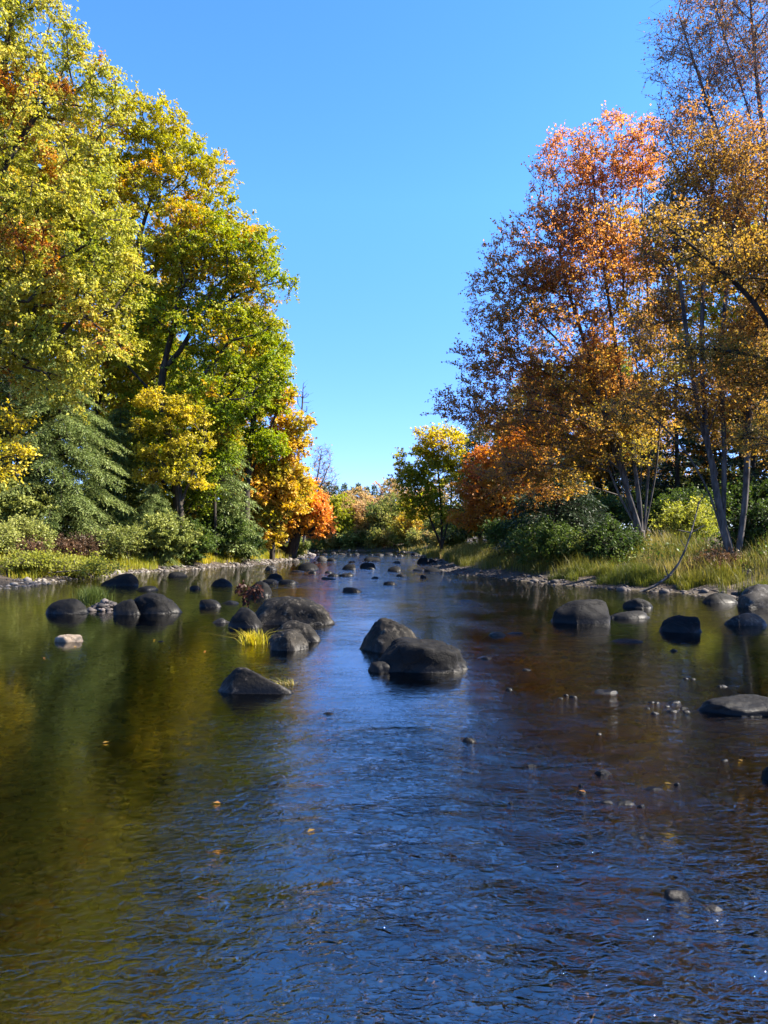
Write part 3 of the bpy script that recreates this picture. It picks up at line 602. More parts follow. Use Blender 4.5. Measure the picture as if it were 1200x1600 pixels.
hb = at(870, 860, 36); conifer('hemlock_tree', 'dark hemlock in the shade below the russet maple', (hb[0], 36, H(hb[0], 36)), 4.6, 3.4, M['needle_dark'], M['bark_dark'], 39, h0=0.03, nb=130, dens=1.0, droop=0.3, shape=0.6, needle=(0.2, 0.06))
spr = [(1060, 42, 1.0, 0.0, 'dark spruce with see-through branches between the two right trunk groups'), (1180, 40, 0.95, 1.3, 'dark spruce behind the leaning grey trunks at the right edge'),
       (960, 50, 0.9, 2.0, 'dark spruce standing in the shade behind the stems of the russet maple'), (1120, 52, 0.9, 3.1, 'farther dark spruce deep behind the right bank'), (1260, 46, 0.9, 4.0, None), (1010, 60, 0.8, 5.0, None), (820, 66, 0.75, 0.6, None), (910, 72, 0.8, 2.6, None)]
hb = at(1060, 860, 42); spruce1 = None
for px, Y_, s_, rz, lab in spr:
    p = at(px, 860, Y_); loc = (p[0], Y_, H(p[0], Y_))
    if spruce1 is None:
        spruce1 = conifer('spruce_tree', lab, loc, 13, 3.4, M['needle_dark'], M['bark_dark'], 40, h0=0.10, nb=110, dens=0.6, droop=0.15, needle=(0.28, 0.10))
    else:
        c = copy_tree(spruce1, loc, rz, s_, lab or 'dark spruce deep in the right wood behind the autumn trees')
        if not lab: c['group'] = 'spruces deep in the right wood'
# the right bank goes on past the frame, trees and all
for k_, (x, y, rz, s_) in enumerate([(22, 14, 0.5, 0.9), (21, 5, 2.1, 0.9), (22, -4, 3.4, 0.9)]):
    c = copy_tree(red, (x, y, H(x, y)), rz, s_, 'russet maple farther down the right bank beyond the frame'); c['group'] = 'russet maples down the right bank'

# the woods go on behind the front row
for k_, (x, y, o, s_, rz) in enumerate([(-24, 47, lime, .95, 1.0), (-19, 60, grn, 1.0, 2.0), (-28, 58, lime, 1.0, 3.0), (-33, 45, grn, 1.1, 4.0), (-14, 72, lime, .8, 5.0), (-24, 78, grn, 1.0, .5), (-16, 90, brn, 1.0, 1.5), (-40, 66, lime, 1.1, 2.5), (-27, 98, grn, 1.0, 3.5), (-30, 36, brn, 1.0, 4.4)]):
    c = copy_tree(o, (x, y, H(x, y)), rz, s_, 'tree standing back in the left wood, mostly hidden by the front row'); c['group'] = 'trees standing back in the left wood'
for k_, (x, y, o, s_, rz) in enumerate([(16, 52, brn, 1.0, 1.0), (21, 43, brn, 1.0, 2.0), (27, 50, lime, .8, 3.0), (12, 70, brn, 1.0, 4.0), (19, 66, grn, .8, 5.0), (27, 74, brn, 1.1, .5), (13, 92, brn, .9, 1.5), (36, 62, grn, .9, 2.5), (23, 100, lime, .8, 3.5), (31, 38, brn, 1.0, 0.2)]):
    c = copy_tree(o, (x, y, H(x, y)), rz, s_, 'tree standing back in the right wood, mostly hidden by the front row'); c['group'] = 'trees standing back in the right wood'

# ------------------------------------------------------------------ far trees at the bend
def far_proto(name, label, mat, seed, h, rw, leaves, tint_b, cat='tree', part=('trunk', 'crown'), loc=(0, 0, 0), bare=0.3):
    rng = np.random.RandomState(seed); loc = np.asarray(loc, float)
    S = [[loc + (0, 0, -0.2), loc + (0.15, 0, h * 0.35), loc + (-0.1, 0.1, h * 0.8)], [loc + (0.05, 0, h * 0.25), loc + (rw * 0.4, 0.2, h * 0.7)], [loc + (0, 0, h * 0.2), loc + (-rw * 0.4, -0.2, h * 0.65)]]
    lb = [(loc + (rng.uniform(-.4, .4) * rw, rng.uniform(-.4, .4) * rw, h * rng.uniform(bare + 0.1, 0.85)), (rw * rng.uniform(.45, .7), rw * rng.uniform(.45, .7), h * rng.uniform(.16, .26))) for _ in range(7)]
    pts = lobe_points(lb, 260, rng, seed, gap=0.38)
    pts = pts[pts[:, 2] > loc[2] + 0.2]
    return plant(name, label, cat, loc, S, pts, leaves, mat, M['bark_grey'], 0.16, flat_tint(tint_b, 0.8), rng, seed, leaf=(0.28, 0.2), twig=(0.5, 1.1), ntw=4, parts=part, twig_r=0.012)
far = [  # px, Y, height m, kind
    (508, 128, 8.3, 'far_green', 'olive-green tree at the bend, just right of the coral maple'), (530, 118, 8.4, 'far_lime', 'yellow-green tree at the bend, with a thin dark trunk'),
    (552, 119, 7.8, 'far_tan', 'tan tree at the bend in the middle of the far bank'), (575, 128, 8.4, 'far_tan', 'second tan tree at the bend, right of centre'),
    (598, 117, 7.8, 'far_green', 'olive tree at the bend below the low gap in the skyline'), (622, 124, 9.2, 'far_tan', 'pale brown thinly leaved tree at the bend beside the olive-green tree'),
    (648, 113, 6.8, 'far_gold', 'small gold tree at the bend under the olive-green tree'), (486, 120, 7.4, 'far_red', 'small red tree at the bend just behind the coral maple'),
    (670, 128, 9.5, 'far_tan', 'tan tree behind the several stems of the olive-green tree'), (470, 132, 9.5, 'far_green', 'olive tree at the bend hidden behind the coral maple')]
FM = {'far_green': (M['leaf_far'], 0.12), 'far_lime': (M['leaf_lime'], 0.3), 'far_tan': (M['leaf_far'], 0.62), 'far_gold': (M['leaf_orange'], 0.3), 'far_red': (M['leaf_coral'], 0.95)}
protos = {}
for px, Y_, h, kd, lab in far:
    p = at(px, 856, Y_); loc = (p[0], Y_, H(p[0], Y_))
    if kd not in protos:
        m_, tb_ = FM[kd]; protos[kd] = (far_proto('riverbend_tree', lab, m_, 50 + len(protos), h, 3.8, 9000, tb_, loc=loc, bare=0.08), h)
    else:
        o, h0 = protos[kd]; copy_tree(o, loc, px * 0.7, h / h0, lab)
pine0 = None
for px, Y_, h in [(498, 150, 11.0), (507, 152, 10.4), (515, 158, 11.4), (526, 155, 10.6), (538, 152, 10.8), (549, 156, 10.3), (560, 160, 11.2), (573, 158, 10.4), (585, 155, 10.6), (598, 157, 10.2), (612, 150, 10.2), (640, 158, 11.5), (475, 155, 12), (665, 150, 12)]:
    p = at(px, 850, Y_); loc = (p[0], Y_, H(p[0], Y_))
    if pine0 is None: pine0 = conifer('pine_tree', 'distant pine whose pointed top makes the skyline above the bend', loc, h, 3.2, M['needle_far'], M['bark_dark'], 60, h0=0.12, nb=110, dens=0.7, droop=0.1, needle=(0.5, 0.2), group='pines on the skyline')
    else: copy_tree(pine0, loc, px, h / 11.0)

# ------------------------------------------------------------------ shrubs
def shrub(name, label, px, py, Y_, wpx, hpx, mat, seed, leaves=5000, tint_b=0.5, leaf=(0.09, 0.06), npts=170, cat='shrub', group=None, gap=0.36):
    rng = np.random.RandomState(seed); k = ppm(Y_); p = at(px, py, Y_); gz = H(p[0], Y_); base = np.array([p[0], Y_, gz])
    rw = wpx / k / 2; hh = hpx / k
    S = [[base + (0, 0, -0.1), base + (rng.uniform(-.3, .3) * rw, rng.uniform(-.3, .3) * rw, hh * 0.55)] for _ in range(1)]
    for q in range(4): S.append([base + (rng.uniform(-.15, .15), rng.uniform(-.15, .15), -0.05), base + (rng.uniform(-.6, .6) * rw, rng.uniform(-.6, .6) * rw, hh * 0.6)])
    lb = [(base + (rng.uniform(-.55, .55) * rw, rng.uniform(-.5, .5) * rw, hh * rng.uniform(0.25, 0.72)), (rw * rng.uniform(.35, .6), rw * rng.uniform(.35, .6), hh * rng.uniform(.2, .32))) for _ in range(8)]
    pts = lobe_points(lb, npts, rng, seed, gap=gap, gscale=1.2)
    pts = pts[pts[:, 2] > gz + 0.08]
    return plant(name, label, cat, base, S, pts, leaves, mat, M['bark_dark'], 0.035, flat_tint(tint_b, 0.9), rng, seed, leaf=leaf, twig=(0.2, 0.7), ntw=4, parts=('stems', 'foliage'), twig_r=0.005, group=group, up=0.35, sway=1.0)
SH = [('leaf_shrub', [
        (240, 872, 41, 140, 85, 'pale green leafy shrub at the middle of the left shore'), (200, 875, 39, 100, 62, 'pale green shrub hugging the left shore in front of the hemlocks'),
        (35, 868, 34, 100, 64, 'pale shrub with whitish leaves under the hemlock at the left edge'),
        (-20, 872, 31.5, 90, 55, 'pale shrub cut off by the left edge')]),
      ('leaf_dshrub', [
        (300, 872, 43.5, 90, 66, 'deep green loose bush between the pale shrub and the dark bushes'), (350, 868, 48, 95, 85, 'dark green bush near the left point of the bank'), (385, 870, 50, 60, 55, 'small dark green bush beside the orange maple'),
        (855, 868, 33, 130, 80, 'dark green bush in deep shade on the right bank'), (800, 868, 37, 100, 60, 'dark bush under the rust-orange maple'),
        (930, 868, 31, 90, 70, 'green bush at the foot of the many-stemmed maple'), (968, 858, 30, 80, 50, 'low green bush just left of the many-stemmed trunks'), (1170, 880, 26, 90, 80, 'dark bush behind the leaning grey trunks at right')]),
      ('leaf_bramble', [(110, 864, 37, 130, 40, 'brown bramble thicket under the big hemlock'), (30, 868, 33, 80, 26, 'brown bramble at the left edge above the yellow herbs'), (1120, 900, 24.5, 60, 26, 'brown withered bramble at the foot of the leaning trunks')]),
      ('leaf_lshrub', [(1065, 850, 33, 110, 75, 'bright lime shrub lit by the sun between the right trunk groups'), (120, 885, 31.4, 130, 30, 'low lime herbs along the left shore'), (45, 893, 29.5, 110, 30, 'yellowish herbs on the shore at the left edge'), (460, 858, 66, 40, 26, 'lime bush behind the leaning trunk of the coral maple')]),
     ]
sd_ = 100
for mk, items in SH:
    for it in items:
        sd_ += 1; px, py, Y_, wpx, hpx, lab = it
        area = wpx * hpx / ppm(Y_) ** 2
        shrub('shrub', lab, px, py, Y_, wpx, hpx, M[mk], sd_, leaves=int(1500 + 1300 * area), tint_b=0.5, leaf=(0.1, 0.07) if Y_ < 40 else (0.13, 0.09))
und = {}
for o in list(C.objects):
    if o.get('category') == 'shrub': und[o['label']] = o
ka = und['dark green bush in deep shade on the right bank']; kb = und['pale green leafy shrub at the middle of the left shore']; kc = und['dark bush under the rust-orange maple']
rng = np.random.RandomState(77)
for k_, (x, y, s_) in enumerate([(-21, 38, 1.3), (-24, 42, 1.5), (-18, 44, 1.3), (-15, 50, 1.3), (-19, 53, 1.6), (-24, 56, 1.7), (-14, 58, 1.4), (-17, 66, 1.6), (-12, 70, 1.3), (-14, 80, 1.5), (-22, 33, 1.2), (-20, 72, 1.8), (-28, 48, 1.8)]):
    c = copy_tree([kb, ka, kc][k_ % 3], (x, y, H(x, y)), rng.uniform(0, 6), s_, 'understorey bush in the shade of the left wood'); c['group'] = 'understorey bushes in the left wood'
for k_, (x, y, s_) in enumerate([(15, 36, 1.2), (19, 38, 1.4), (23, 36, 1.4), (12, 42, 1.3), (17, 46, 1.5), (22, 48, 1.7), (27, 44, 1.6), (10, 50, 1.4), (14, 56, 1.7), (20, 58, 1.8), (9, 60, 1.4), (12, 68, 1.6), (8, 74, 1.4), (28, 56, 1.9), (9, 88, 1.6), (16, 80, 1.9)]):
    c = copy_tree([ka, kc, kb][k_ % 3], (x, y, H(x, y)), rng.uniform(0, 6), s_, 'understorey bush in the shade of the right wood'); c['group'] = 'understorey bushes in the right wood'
fs = {}
fk = [('leaf_shrub', 0.25, 'grey-green bush at the water edge of the far bend'), ('leaf_far', 0.3, 'olive-tan bush at the water edge of the far bend'), ('leaf_dshrub', 0.9, 'deep green bush at the water edge of the far bend')]
for k_, (px, Y_, s_) in enumerate([(470, 112, 1.0), (492, 116, 0.9), (515, 117, 1.2), (540, 116, 1.3), (565, 117, 1.1), (590, 115, 1.3), (612, 116, 1.1), (632, 113, 1.2), (655, 108, 1.2), (676, 96, 1.2), (690, 84, 1.0), (650, 118, 1.0), (705, 72, 0.9), (528, 119, 1.6), (578, 120, 1.5), (602, 119, 1.5), (553, 120, 1.5)]):
    q = k_ * 2 % 3 if k_ < 9 else k_ % 3
    mk, tb_, lab = fk[q]
    if q not in fs: fs[q] = shrub('shrub', lab, px, 858, Y_, 36, 24, M[mk], 140 + q, leaves=4200, tint_b=tb_, leaf=(0.2, 0.14), npts=140, group='bushes along the far bend')
    else:
        p = at(px, 858, Y_); copy_tree(fs[q], (p[0], Y_, H(p[0], Y_)), k_ * 1.9, s_)

# ------------------------------------------------------------------ grass
def blades(pos, h, width, rng, lean=0.35, tint=None):
    n_ = len(pos); az = rng.uniform(0, 2 * math.pi, n_); b = np.stack([np.cos(az), np.sin(az), np.zeros(n_)], 1); s = np.stack([-np.sin(az), np.cos(az), np.zeros(n_)], 1)
    ln = np.abs(rng.normal(size=n_)) * lean * h; w_ = (width * rng.uniform(.7, 1.3, n_))[:, None]
    m = pos + np.array([0, 0, 1]) * (h * 0.55)[:, None] + b * (ln * 0.3)[:, None]; t = pos + np.array([0, 0, 1]) * (h * (1 - 0.25 * lean))[:, None] + b * ln[:, None]
    V = np.stack([pos - s * w_ * .5, pos + s * w_ * .5, m + s * w_ * .42, m - s * w_ * .42, t], 1).reshape(-1, 3)
    o = (np.arange(n_) * 5)[:, None]
    return V, [o + np.array([[0, 1, 2, 3]]), o + np.array([[3, 2, 4]])]
def scatter(n_, x0, x1, y0, y1, dmin, dmax, rng, seed, thr=0.45, sc_=0.8):
    x = rng.uniform(x0, x1, n_); y = rng.uniform(y0, y1, n_); d = shore(x, y); nz = fbm(np.stack([x, y, x * 0], 1) * sc_, 3, seed)
    k = (d > dmin) & (d < dmax) & (nz > thr); x, y = x[k], y[k]
    return np.stack([x, y, height(x, y) - 0.02], 1), d[k], nz[k]
def grass(name, label, n_, box, dm, hr, wd, mat, seed, thr=0.42, lean=0.35, tb=0.5):
    rng = np.random.RandomState(seed); p, d, nz = scatter(n_, *box, dm[0], dm[1], rng, seed, thr)
    hh = rng.uniform(hr[0], hr[1], len(p)) * (0.55 + 0.9 * (nz - thr) / (1 - thr))
    V, F_ = blades(p, hh, wd, rng, lean); cl = fbm(p * 0.7, 2, seed + 5)
    tag(build(name, V, F_, mat, attr=np.repeat(np.clip(tb + (cl - .5) * 1.3 + rng.normal(size=len(p)) * .15, 0, 1), 5)), label, 'grass', kind='stuff')
grass('grass', 'tall tawny grass covering the right bank', 100000, (2.5, 16, 21, 60), (1.0, 6.0), (0.45, 1.05), 0.014, M['grass_y'], 201, thr=0.34)
grass('grass', 'bright sedge fringe along the right waterline', 60000, (5, 12.5, 20, 29), (0.45, 2.2), (0.35, 0.65), 0.012, M['grass_y2'], 202, thr=0.40, tb=0.25)
grass('grass', 'yellow-green grass along the left shore', 90000, (-17, -7, 24, 64), (0.8, 3.4), (0.3, 0.8), 0.016, M['grass_b'], 203, thr=0.44)
grass('grass', 'sparse grass under the left wood', 30000, (-24, -8, 22, 70), (2.5, 9), (0.2, 0.6), 0.02, M['grass_y'], 204, thr=0.4)
grass('grass', 'grass along the far banks of the river', 30000, (-16, 9, 60, 122), (0.2, 4), (0.4, 1.0), 0.05, M['grass_y'], 205, thr=0.35)
# low leafy weeds on both banks
def weeds(name, label, n_, box, dm, mat, seed, thr, size, hmax):
    rng = np.random.RandomState(seed); p, d, nz = scatter(n_, *box, dm[0], dm[1], rng, seed, thr, 0.6)
    p = p + np.stack([p[:, 0] * 0, p[:, 0] * 0, rng.uniform(0.03, 1, len(p)) ** 1.2 * hmax * (0.3 + (nz - thr) / (1 - thr))], 1); m = len(p)
    s = rng.uniform(.6, 1.3, m); V, F_ = kites(p, rng.normal(size=(m, 3)) + np.array([0, 0, .3]), rng.normal(size=(m, 3)) * .6 + np.array([.2, -.2, .8]), size * s, size * .62 * s)
    tag(build(name, V, [F_], mat, attr=np.repeat(np.clip(.5 + (fbm(p * .8, 2, seed) - .5) * 1.4 + rng.normal(size=m) * .12, 0, 1), 4)), label, 'weeds', kind='stuff')
weeds('undergrowth', 'leafy green undergrowth on the right bank', 60000, (3, 22, 20, 60), (2.6, 11), M['leaf_dshrub'], 211, 0.42, 0.11, 1.2)
weeds('undergrowth', 'pale leafy weeds along the left shore', 30000, (-20, -7, 24, 64), (1.3, 6), M['leaf_lshrub'], 212, 0.46, 0.09, 0.6)
weeds('undergrowth', 'brown leafy undergrowth inside the left wood', 30000, (-26, -8, 22, 72), (3.5, 14), M['leaf_bramble'], 213, 0.42, 0.12, 0.9)

# ------------------------------------------------------------------ rocks
def ico(sub):
    import bmesh
    bm = bmesh.new(); bmesh.ops.create_icosphere(bm, subdivisions=sub, radius=1.0)
    v = np.array([x.co[:] for x in bm.verts]); f = np.array([[q.index for q in p.verts] for p in bm.faces]); bm.free(); return v, f
ICO = {k: ico(k) for k in (1, 2, 3, 4, 5)}
def rock_shape(seed, sub, planes=None, npl=9, p=9.0, rough=0.07, lean=1.0):
    """a rounded polytope: soft minimum over cutting planes, then weathered with noise"""
    rng = np.random.RandomState(seed); v, f = ICO[sub]
    pl = [((0, 0, -1), 1), ((0, 0, 1), rng.uniform(0.6, 0.8))]
    a0 = rng.uniform(0, 6.28)
    for q in range(7):      # flanks that lean inward
        a = a0 + q * 0.9 + rng.normal() * 0.2; e = rng.uniform(0.05, 0.4) * lean
        pl.append(((math.cos(a), math.sin(a), e), rng.uniform(0.86, 1.05)))
    if planes: pl += planes
    for _ in range(npl):
        a = rng.uniform(0, 6.28); e = rng.uniform(0.6, 2.4); pl.append(((math.cos(a), math.sin(a), e), rng.uniform(0.72, 0.98) * (0.8 if e > 1.5 else 1)))
    N = unit(np.array([q[0] for q in pl], float)); D = np.array([q[1] for q in pl])
    c = np.maximum(v @ N.T, 1e-4) / D; r = (c ** p).sum(1) ** (-1 / p)
    P = v * r[:, None]
    n1 = fbm(P * 1.6 + seed * 3.7, 4, seed); n2 = fbm(P * 6 + seed, 3, seed + 7)
    n3 = np.abs(fbm(P * 2.6 + 9.1 + seed, 3, seed + 13) - .5)
    P = P * (1 + (n1 - .5) * rough * 4.0 + (n2 - .5) * rough * 0.7 - np.clip(0.07 - n3, 0, 1) * 0.6)[:, None]
    return P, f
def rock(label, x0, x1, yb, yt, mat='stone', seed=1, dep=0.75, planes=None, npl=9, sub=4, p=11.0, name='rock', cat='rock', group=None, sink=0.25, rough=0.085, dy=0.0, tilt=0.0, lean=1.0):
    """x0..x1 photo pixel span, yb waterline, yt top"""
    c = ground_at((x0 + x1) / 2, yb); Y_ = c[1]; k = ppm(Y_); wdt = (x1 - x0) / k; dpt = wdt * dep
    Yc = Y_ + dpt * 0.42 + dy; k2 = ppm(Yc); cx = ((x0 + x1) / 2 - 600) / F * Yc; wdt = (x1 - x0) / k2
    tiny = x1 - x0 < 32 and yb > 935
    ztop = max(0.014 if tiny else 0.03, at(600, yt, Yc)[2] * (0.5 if tiny else 0.94)); lean = 2.4 if tiny else lean; below = max(0.16, ztop * sink + 0.14)
    P, f = rock_shape(seed, sub, planes, npl, p, rough, lean)
    lo, hi = P.min(0), P.max(0)
    a = tilt; ca, sa = math.cos(a), math.sin(a); P = np.stack([P[:, 0] * ca - P[:, 2] * sa, P[:, 1], P[:, 0] * sa + P[:, 2] * ca], 1)
    up_ = P[:, 2] > 0; lo, hi = P.min(0), P.max(0)
    # size the part above the water to the outline
    P[:, 2] = np.where(up_, P[:, 2] / hi[2] * ztop, -P[:, 2] / lo[2] * below)
    above = P[:, 2] > -0.02
    lx, hx = P[above, 0].min(), P[above, 0].max()
    P[:, 0] = (P[:, 0] - (lx + hx) / 2) / (hx - lx) * wdt; P[:, 1] = P[:, 1] / (hi[1] - lo[1]) * dpt
    dn = np.clip(-P[:, 2] / below, 0, 1); P[:, :2] *= (1 + (1.6 if tiny else 0.7) * dn * (1 - 0.45 * dn))[:, None]   # the stone spreads out under the water
    o = build(name, P, [f], M[mat], smooth=True); o.location = (float(cx), float(Yc), 0.0)
    return tag(o, label, cat, group)
U = lambda *v: tuple(v)
# the pair in mid-river
rock('peaked dark boulder at the back of the mid-river pair', 557, 662, 1030, 963, 'stone_brown', 301, 0.9, [(U(0.75, -0.25, 0.62), 0.62), (U(-0.62, -0.2, 0.6), 0.72)], 3, 5, 10, 'boulder', 'boulder', dy=0.55)
rock('broad flat-topped black boulder at the front of the mid-river pair', 581, 732, 1051, 995, 'stone', 302, 0.5, [(U(0.2, -0.05, 0.97), 0.62), (U(-0.75, -0.2, 0.65), 0.80), (U(1, -0.1, 0.12), 0.93)], 0, 5, 13, 'boulder', 'boulder', lean=0.3)
rock('small round stone against the foot of the mid-river pair', 575, 614, 1051, 1032, 'stone', 303, 0.8)
rock('pointed wedge rock with a sunlit right slope and grass at its tip', 338, 467, 1086, 1040, 'stone_brown', 304, 0.5, [(U(0.5, 0.12, 0.84), 0.42), (U(-0.75, -0.3, 0.55), 0.72), (U(-0.1, -0.8, 0.55), 0.62)], 4, 5, 14, 'boulder', 'boulder', rough=0.055)
rock('largest long domed boulder in the left group', 388, 528, 982, 929, 'stone_brown', 305, 0.65, [(U(0.55, 0, 0.8), 0.72), (U(-0.5, 0, 0.85), 0.85)], 4, 5, 8, 'boulder', 'boulder', dy=0.5)
rock('round black boulder left of the long domed boulder', 357, 411, 982, 947, 'stone', 306, 0.85, None, 6, 4, 6, 'boulder', 'boulder')
rock('small grey stone at the left end of the domed boulder group', 333, 362, 974, 958, 'stone_grey', 307, 0.8)
rock('grey-topped oblong boulder in front of the domed boulder', 415, 504, 1004, 967, 'stone_brown', 308, 0.6, [(U(-0.5, -0.2, 0.8), 0.75)], 5, 5, 8, 'boulder', 'boulder')
rock('front boulder with a pale right face beside the yellow grass tuft', 420, 483, 1017, 981, 'stone_brown', 309, 0.75, [(U(0.72, -0.35, 0.55), 0.62), (U(-0.5, -0.3, 0.75), 0.74)], 3, 5, 13, 'boulder', 'boulder')
rock('dark rock behind the maroon-leaved weed', 384, 426, 931, 906, 'stone', 310, 0.8, None, 6)
rock('black boulder at the left end of the left gravel bar', 75, 140, 960, 934, 'stone', 311, 0.7, [(U(0.6, 0, 0.75), 0.75)], 5, 4, 8, 'boulder', 'boulder')
rock('blocky black boulder right of the gravel bar', 178, 224, 961, 935, 'stone', 312, 0.8, None, 6, 4, 11, 'boulder', 'boulder')
rock('long sloping black boulder at the right end of the left bar', 200, 288, 961, 923, 'stone', 313, 0.7, [(U(0.55, -0.1, 0.8), 0.68)], 5, 5, 9, 'boulder', 'boulder', dy=0.2)
rock('angular dark boulder close to the left shore', 158, 217, 916, 895, 'stone', 314, 0.7, [(U(-0.5, -0.1, 0.85), 0.62), (U(0.7, -0.2, 0.6), 0.75)], 4, 4, 12, 'boulder', 'boulder')
rock('pale sandstone-coloured rock alone in the left pool', 88, 132, 1004, 990, 'stone_pale', 315, 0.7, [(U(-0.3, -0.3, 0.9), 0.8)], 6, 4, 14)
ROCKS = [  # x0 x1 yb yt mat seed label
 (213, 249, 923, 915, 'stone', 'flat black rock just right of the angular shore boulder'), (263, 295, 902, 893, 'stone', 'black rock near the left shore below the grey-green shrub'),
 (297, 314, 921, 914, 'stone', 'small dark stone left of the lone pyramid rock'), (331, 364, 916, 903, 'stone', 'lone pyramid-shaped black rock in the left pool'),
 (313, 348, 949, 935, 'stone', 'low black rock left of the maroon-leaved weed'), (346, 374, 944, 933, 'stone', 'low dark rock touching the maroon-leaved weed'),
 (416, 443, 907, 895, 'stone', 'upper dark rock just beyond the domed boulder'), (436, 467, 912, 905, 'stone', 'flat dark rock trailing right of the one beyond the domed boulder'),
 (410, 436, 912, 904, 'stone', 'low front stone of the three just beyond the domed boulder'),
 (465, 499, 891, 878, 'stone', 'rounded black rock off the left point'), (414, 433, 891, 883, 'stone_grey', 'small grey rock at the edge of the left point'),
 (455, 476, 894, 891, 'stone', 'flat stone awash left of the rounded black rock'),
 (495, 513, 877, 868, 'stone_grey', 'grey-topped rock far upstream near the left point'), (509, 527, 877, 871, 'stone', 'dark rock touching the grey-topped far rock'),
 (568, 595, 877, 869, 'stone', 'wedge-shaped rock far upstream in the channel centre'), (534, 556, 890, 881, 'stone', 'triangular black rock in the channel left of centre'),
 (562, 587, 888, 878, 'stone', 'domed black rock in the upstream channel below the wedge'), (605, 627, 893, 884, 'stone', 'rounded rock in the right half of the upstream channel'),
 (619, 636, 901, 896, 'stone', 'low stone below the rounded upstream rock'), (511, 530, 901, 895, 'stone', 'left stone of the low pair in mid channel'),
 (528, 554, 901, 895, 'stone', 'right stone of the low pair in mid channel'), (501, 526, 906, 902, 'stone', 'flat stone just below the low pair in mid channel'),
 (535, 567, 926, 917, 'stone', 'smooth black rock alone in the channel above the mid-river pair'), (544, 556, 880, 876, 'stone', 'tiny rock far upstream left of the wedge'),
 (651, 670, 881, 870, 'stone', 'black rock against the right bank far upstream'), (668, 686, 881, 872, 'stone', 'second black rock against the right bank far upstream'),
 (661, 692, 894, 886, 'stone', 'dark ledge rock at the tip of the right grass bank'), (644, 663, 892, 888, 'stone', 'flat stone off the tip of the right grass bank'),
 (656, 666, 903, 898, 'stone', 'small upright stone below the tip of the right grass bank'), (585, 600, 868, 864, 'stone', 'dark rock in the riffle under the far bend'),
 (600, 614, 867, 863, 'stone', 'dark rock right of the first in the riffle under the far bend'), (641, 656, 868, 863, 'stone', 'rock at the right end of the far riffle'),
 (516, 526, 866, 862, 'stone_grey', 'pale rock in the left part of the far riffle'), (528, 542, 867, 864, 'stone_grey', 'second pale rock in the left part of the far riffle'),
 (552, 562, 867, 864, 'stone_grey', 'pale rock in the middle of the far riffle'),
 (860, 951, 975, 934, 'stone', 'largest dark domed boulder in the right pool'), (948, 1014, 967, 954, 'stone', 'flat dark rock beside the largest right pool boulder'),
 (972, 1019, 950, 934, 'stone', 'low boulder behind the flat rock in the right pool'), (1028, 1092, 989, 960, 'stone', 'peaked dark boulder alone in the right pool'),
 (1131, 1194, 978, 956, 'stone_grey', 'lighter domed boulder in the right pool near the frame edge'), (1094, 1152, 943, 925, 'stone', 'dark boulder at the right waterline beside the big grey boulder'),
 (1150, 1222, 950, 910, 'stone_grey', 'big grey boulder on the right shore cut by the frame'), (953, 1001, 1005, 998, 'stone', 'flat stone barely awash in the right pool'),
 (1183, 1225, 1222, 1187, 'stone', 'grey-blue stone cut by the right frame edge'), (721, 743, 1160, 1146, 'stone', 'small round black stone in the riffle below the mid-river pair'),
 (924, 951, 1211, 1196, 'stone_grey', 'small dark stone with a pale flank at the edge of the right shallows'), (762, 790, 994, 981, 'stone_grey', 'knobbly grey stone right of the mid-river pair'),
 (790, 817, 991, 985, 'stone', 'flat stone awash beside the knobbly grey stone'), (718, 738, 939, 936, 'stone', 'thin flat stone above the mid-river pair'),
 (788, 799, 1079, 1071, 'stone', 'tiny pointed stone in the riffle right of the pair'), (505, 523, 1117, 1110, 'stone', 'tiny black stone in the channel below the wedge rock'),
 (747, 768, 1030, 1022, 'stone', 'tiny flat stone just right of the mid-river pair'), (814, 828, 1048, 1042, 'stone', 'tiny stone between the riffle and the right pool'),
 (1030, 1068, 1408, 1390, 'stone', 'blue-dark stone breaking the ripples near the lower right'), (1089, 1118, 1425, 1416, 'stone_grey', 'pale flat stone near the lower right corner'),
 (925, 962, 1085, 1080, 'stone', 'flat stone awash left of the pebble cluster'), (819, 836, 1199, 1191, 'stone', 'tiny dark stone in the right riffle above the shallows'),
 (249, 259, 1003, 1000, 'stone', 'tiny flat stone alone in the left pool'), (1044, 1056, 1018, 1010, 'stone', 'tiny stone with a light tip in the right pool'),
 (958, 986, 1259, 1246, 'stone_brown', 'brownish mottled stone in the right shallows'), (932, 952, 1256, 1251, 'stone_grey', 'flat grey stone awash in the right shallows'), (1000, 1030, 1236, 1226, 'stone_brown', 'brown flat stone in the right shallows'),
]
for i, (x0, x1, yb, yt, mt, lab) in enumerate(ROCKS):
    big_ = (x1 - x0) > 45
    rock(lab, x0, x1, yb, yt, mt, 340 + i, 0.75 if yb - yt > 8 else 0.9, None, 7, 4 if big_ else 3, 8 + (i % 3) * 2, 'boulder' if big_ else 'rock', 'boulder' if big_ else 'rock')
rock('broad flat slab entering from the right frame edge', 1086, 1250, 1120, 1087, 'stone', 420, 0.55, [(U(0, 0, 1), 0.7)], 5, 5, 12, 'boulder', 'boulder', tilt=0.04)
PEB = [(1004, 1012, 1108, 1103), (1012, 1026, 1117, 1108), (1037, 1056, 1113, 1106), (1058, 1071, 1108, 1102), (1040, 1060, 1099, 1091), (1062, 1074, 1113, 1109), (1018, 1027, 1099, 1095), (1034, 1043, 1105, 1101), (887, 899, 1090, 1084), (868, 878, 1092, 1087), (877, 886, 1087, 1083), (1063, 1072, 1061, 1058), (1075, 1083, 1062, 1059), (1046, 1056, 1227, 1222), (900, 912, 1242, 1236)]
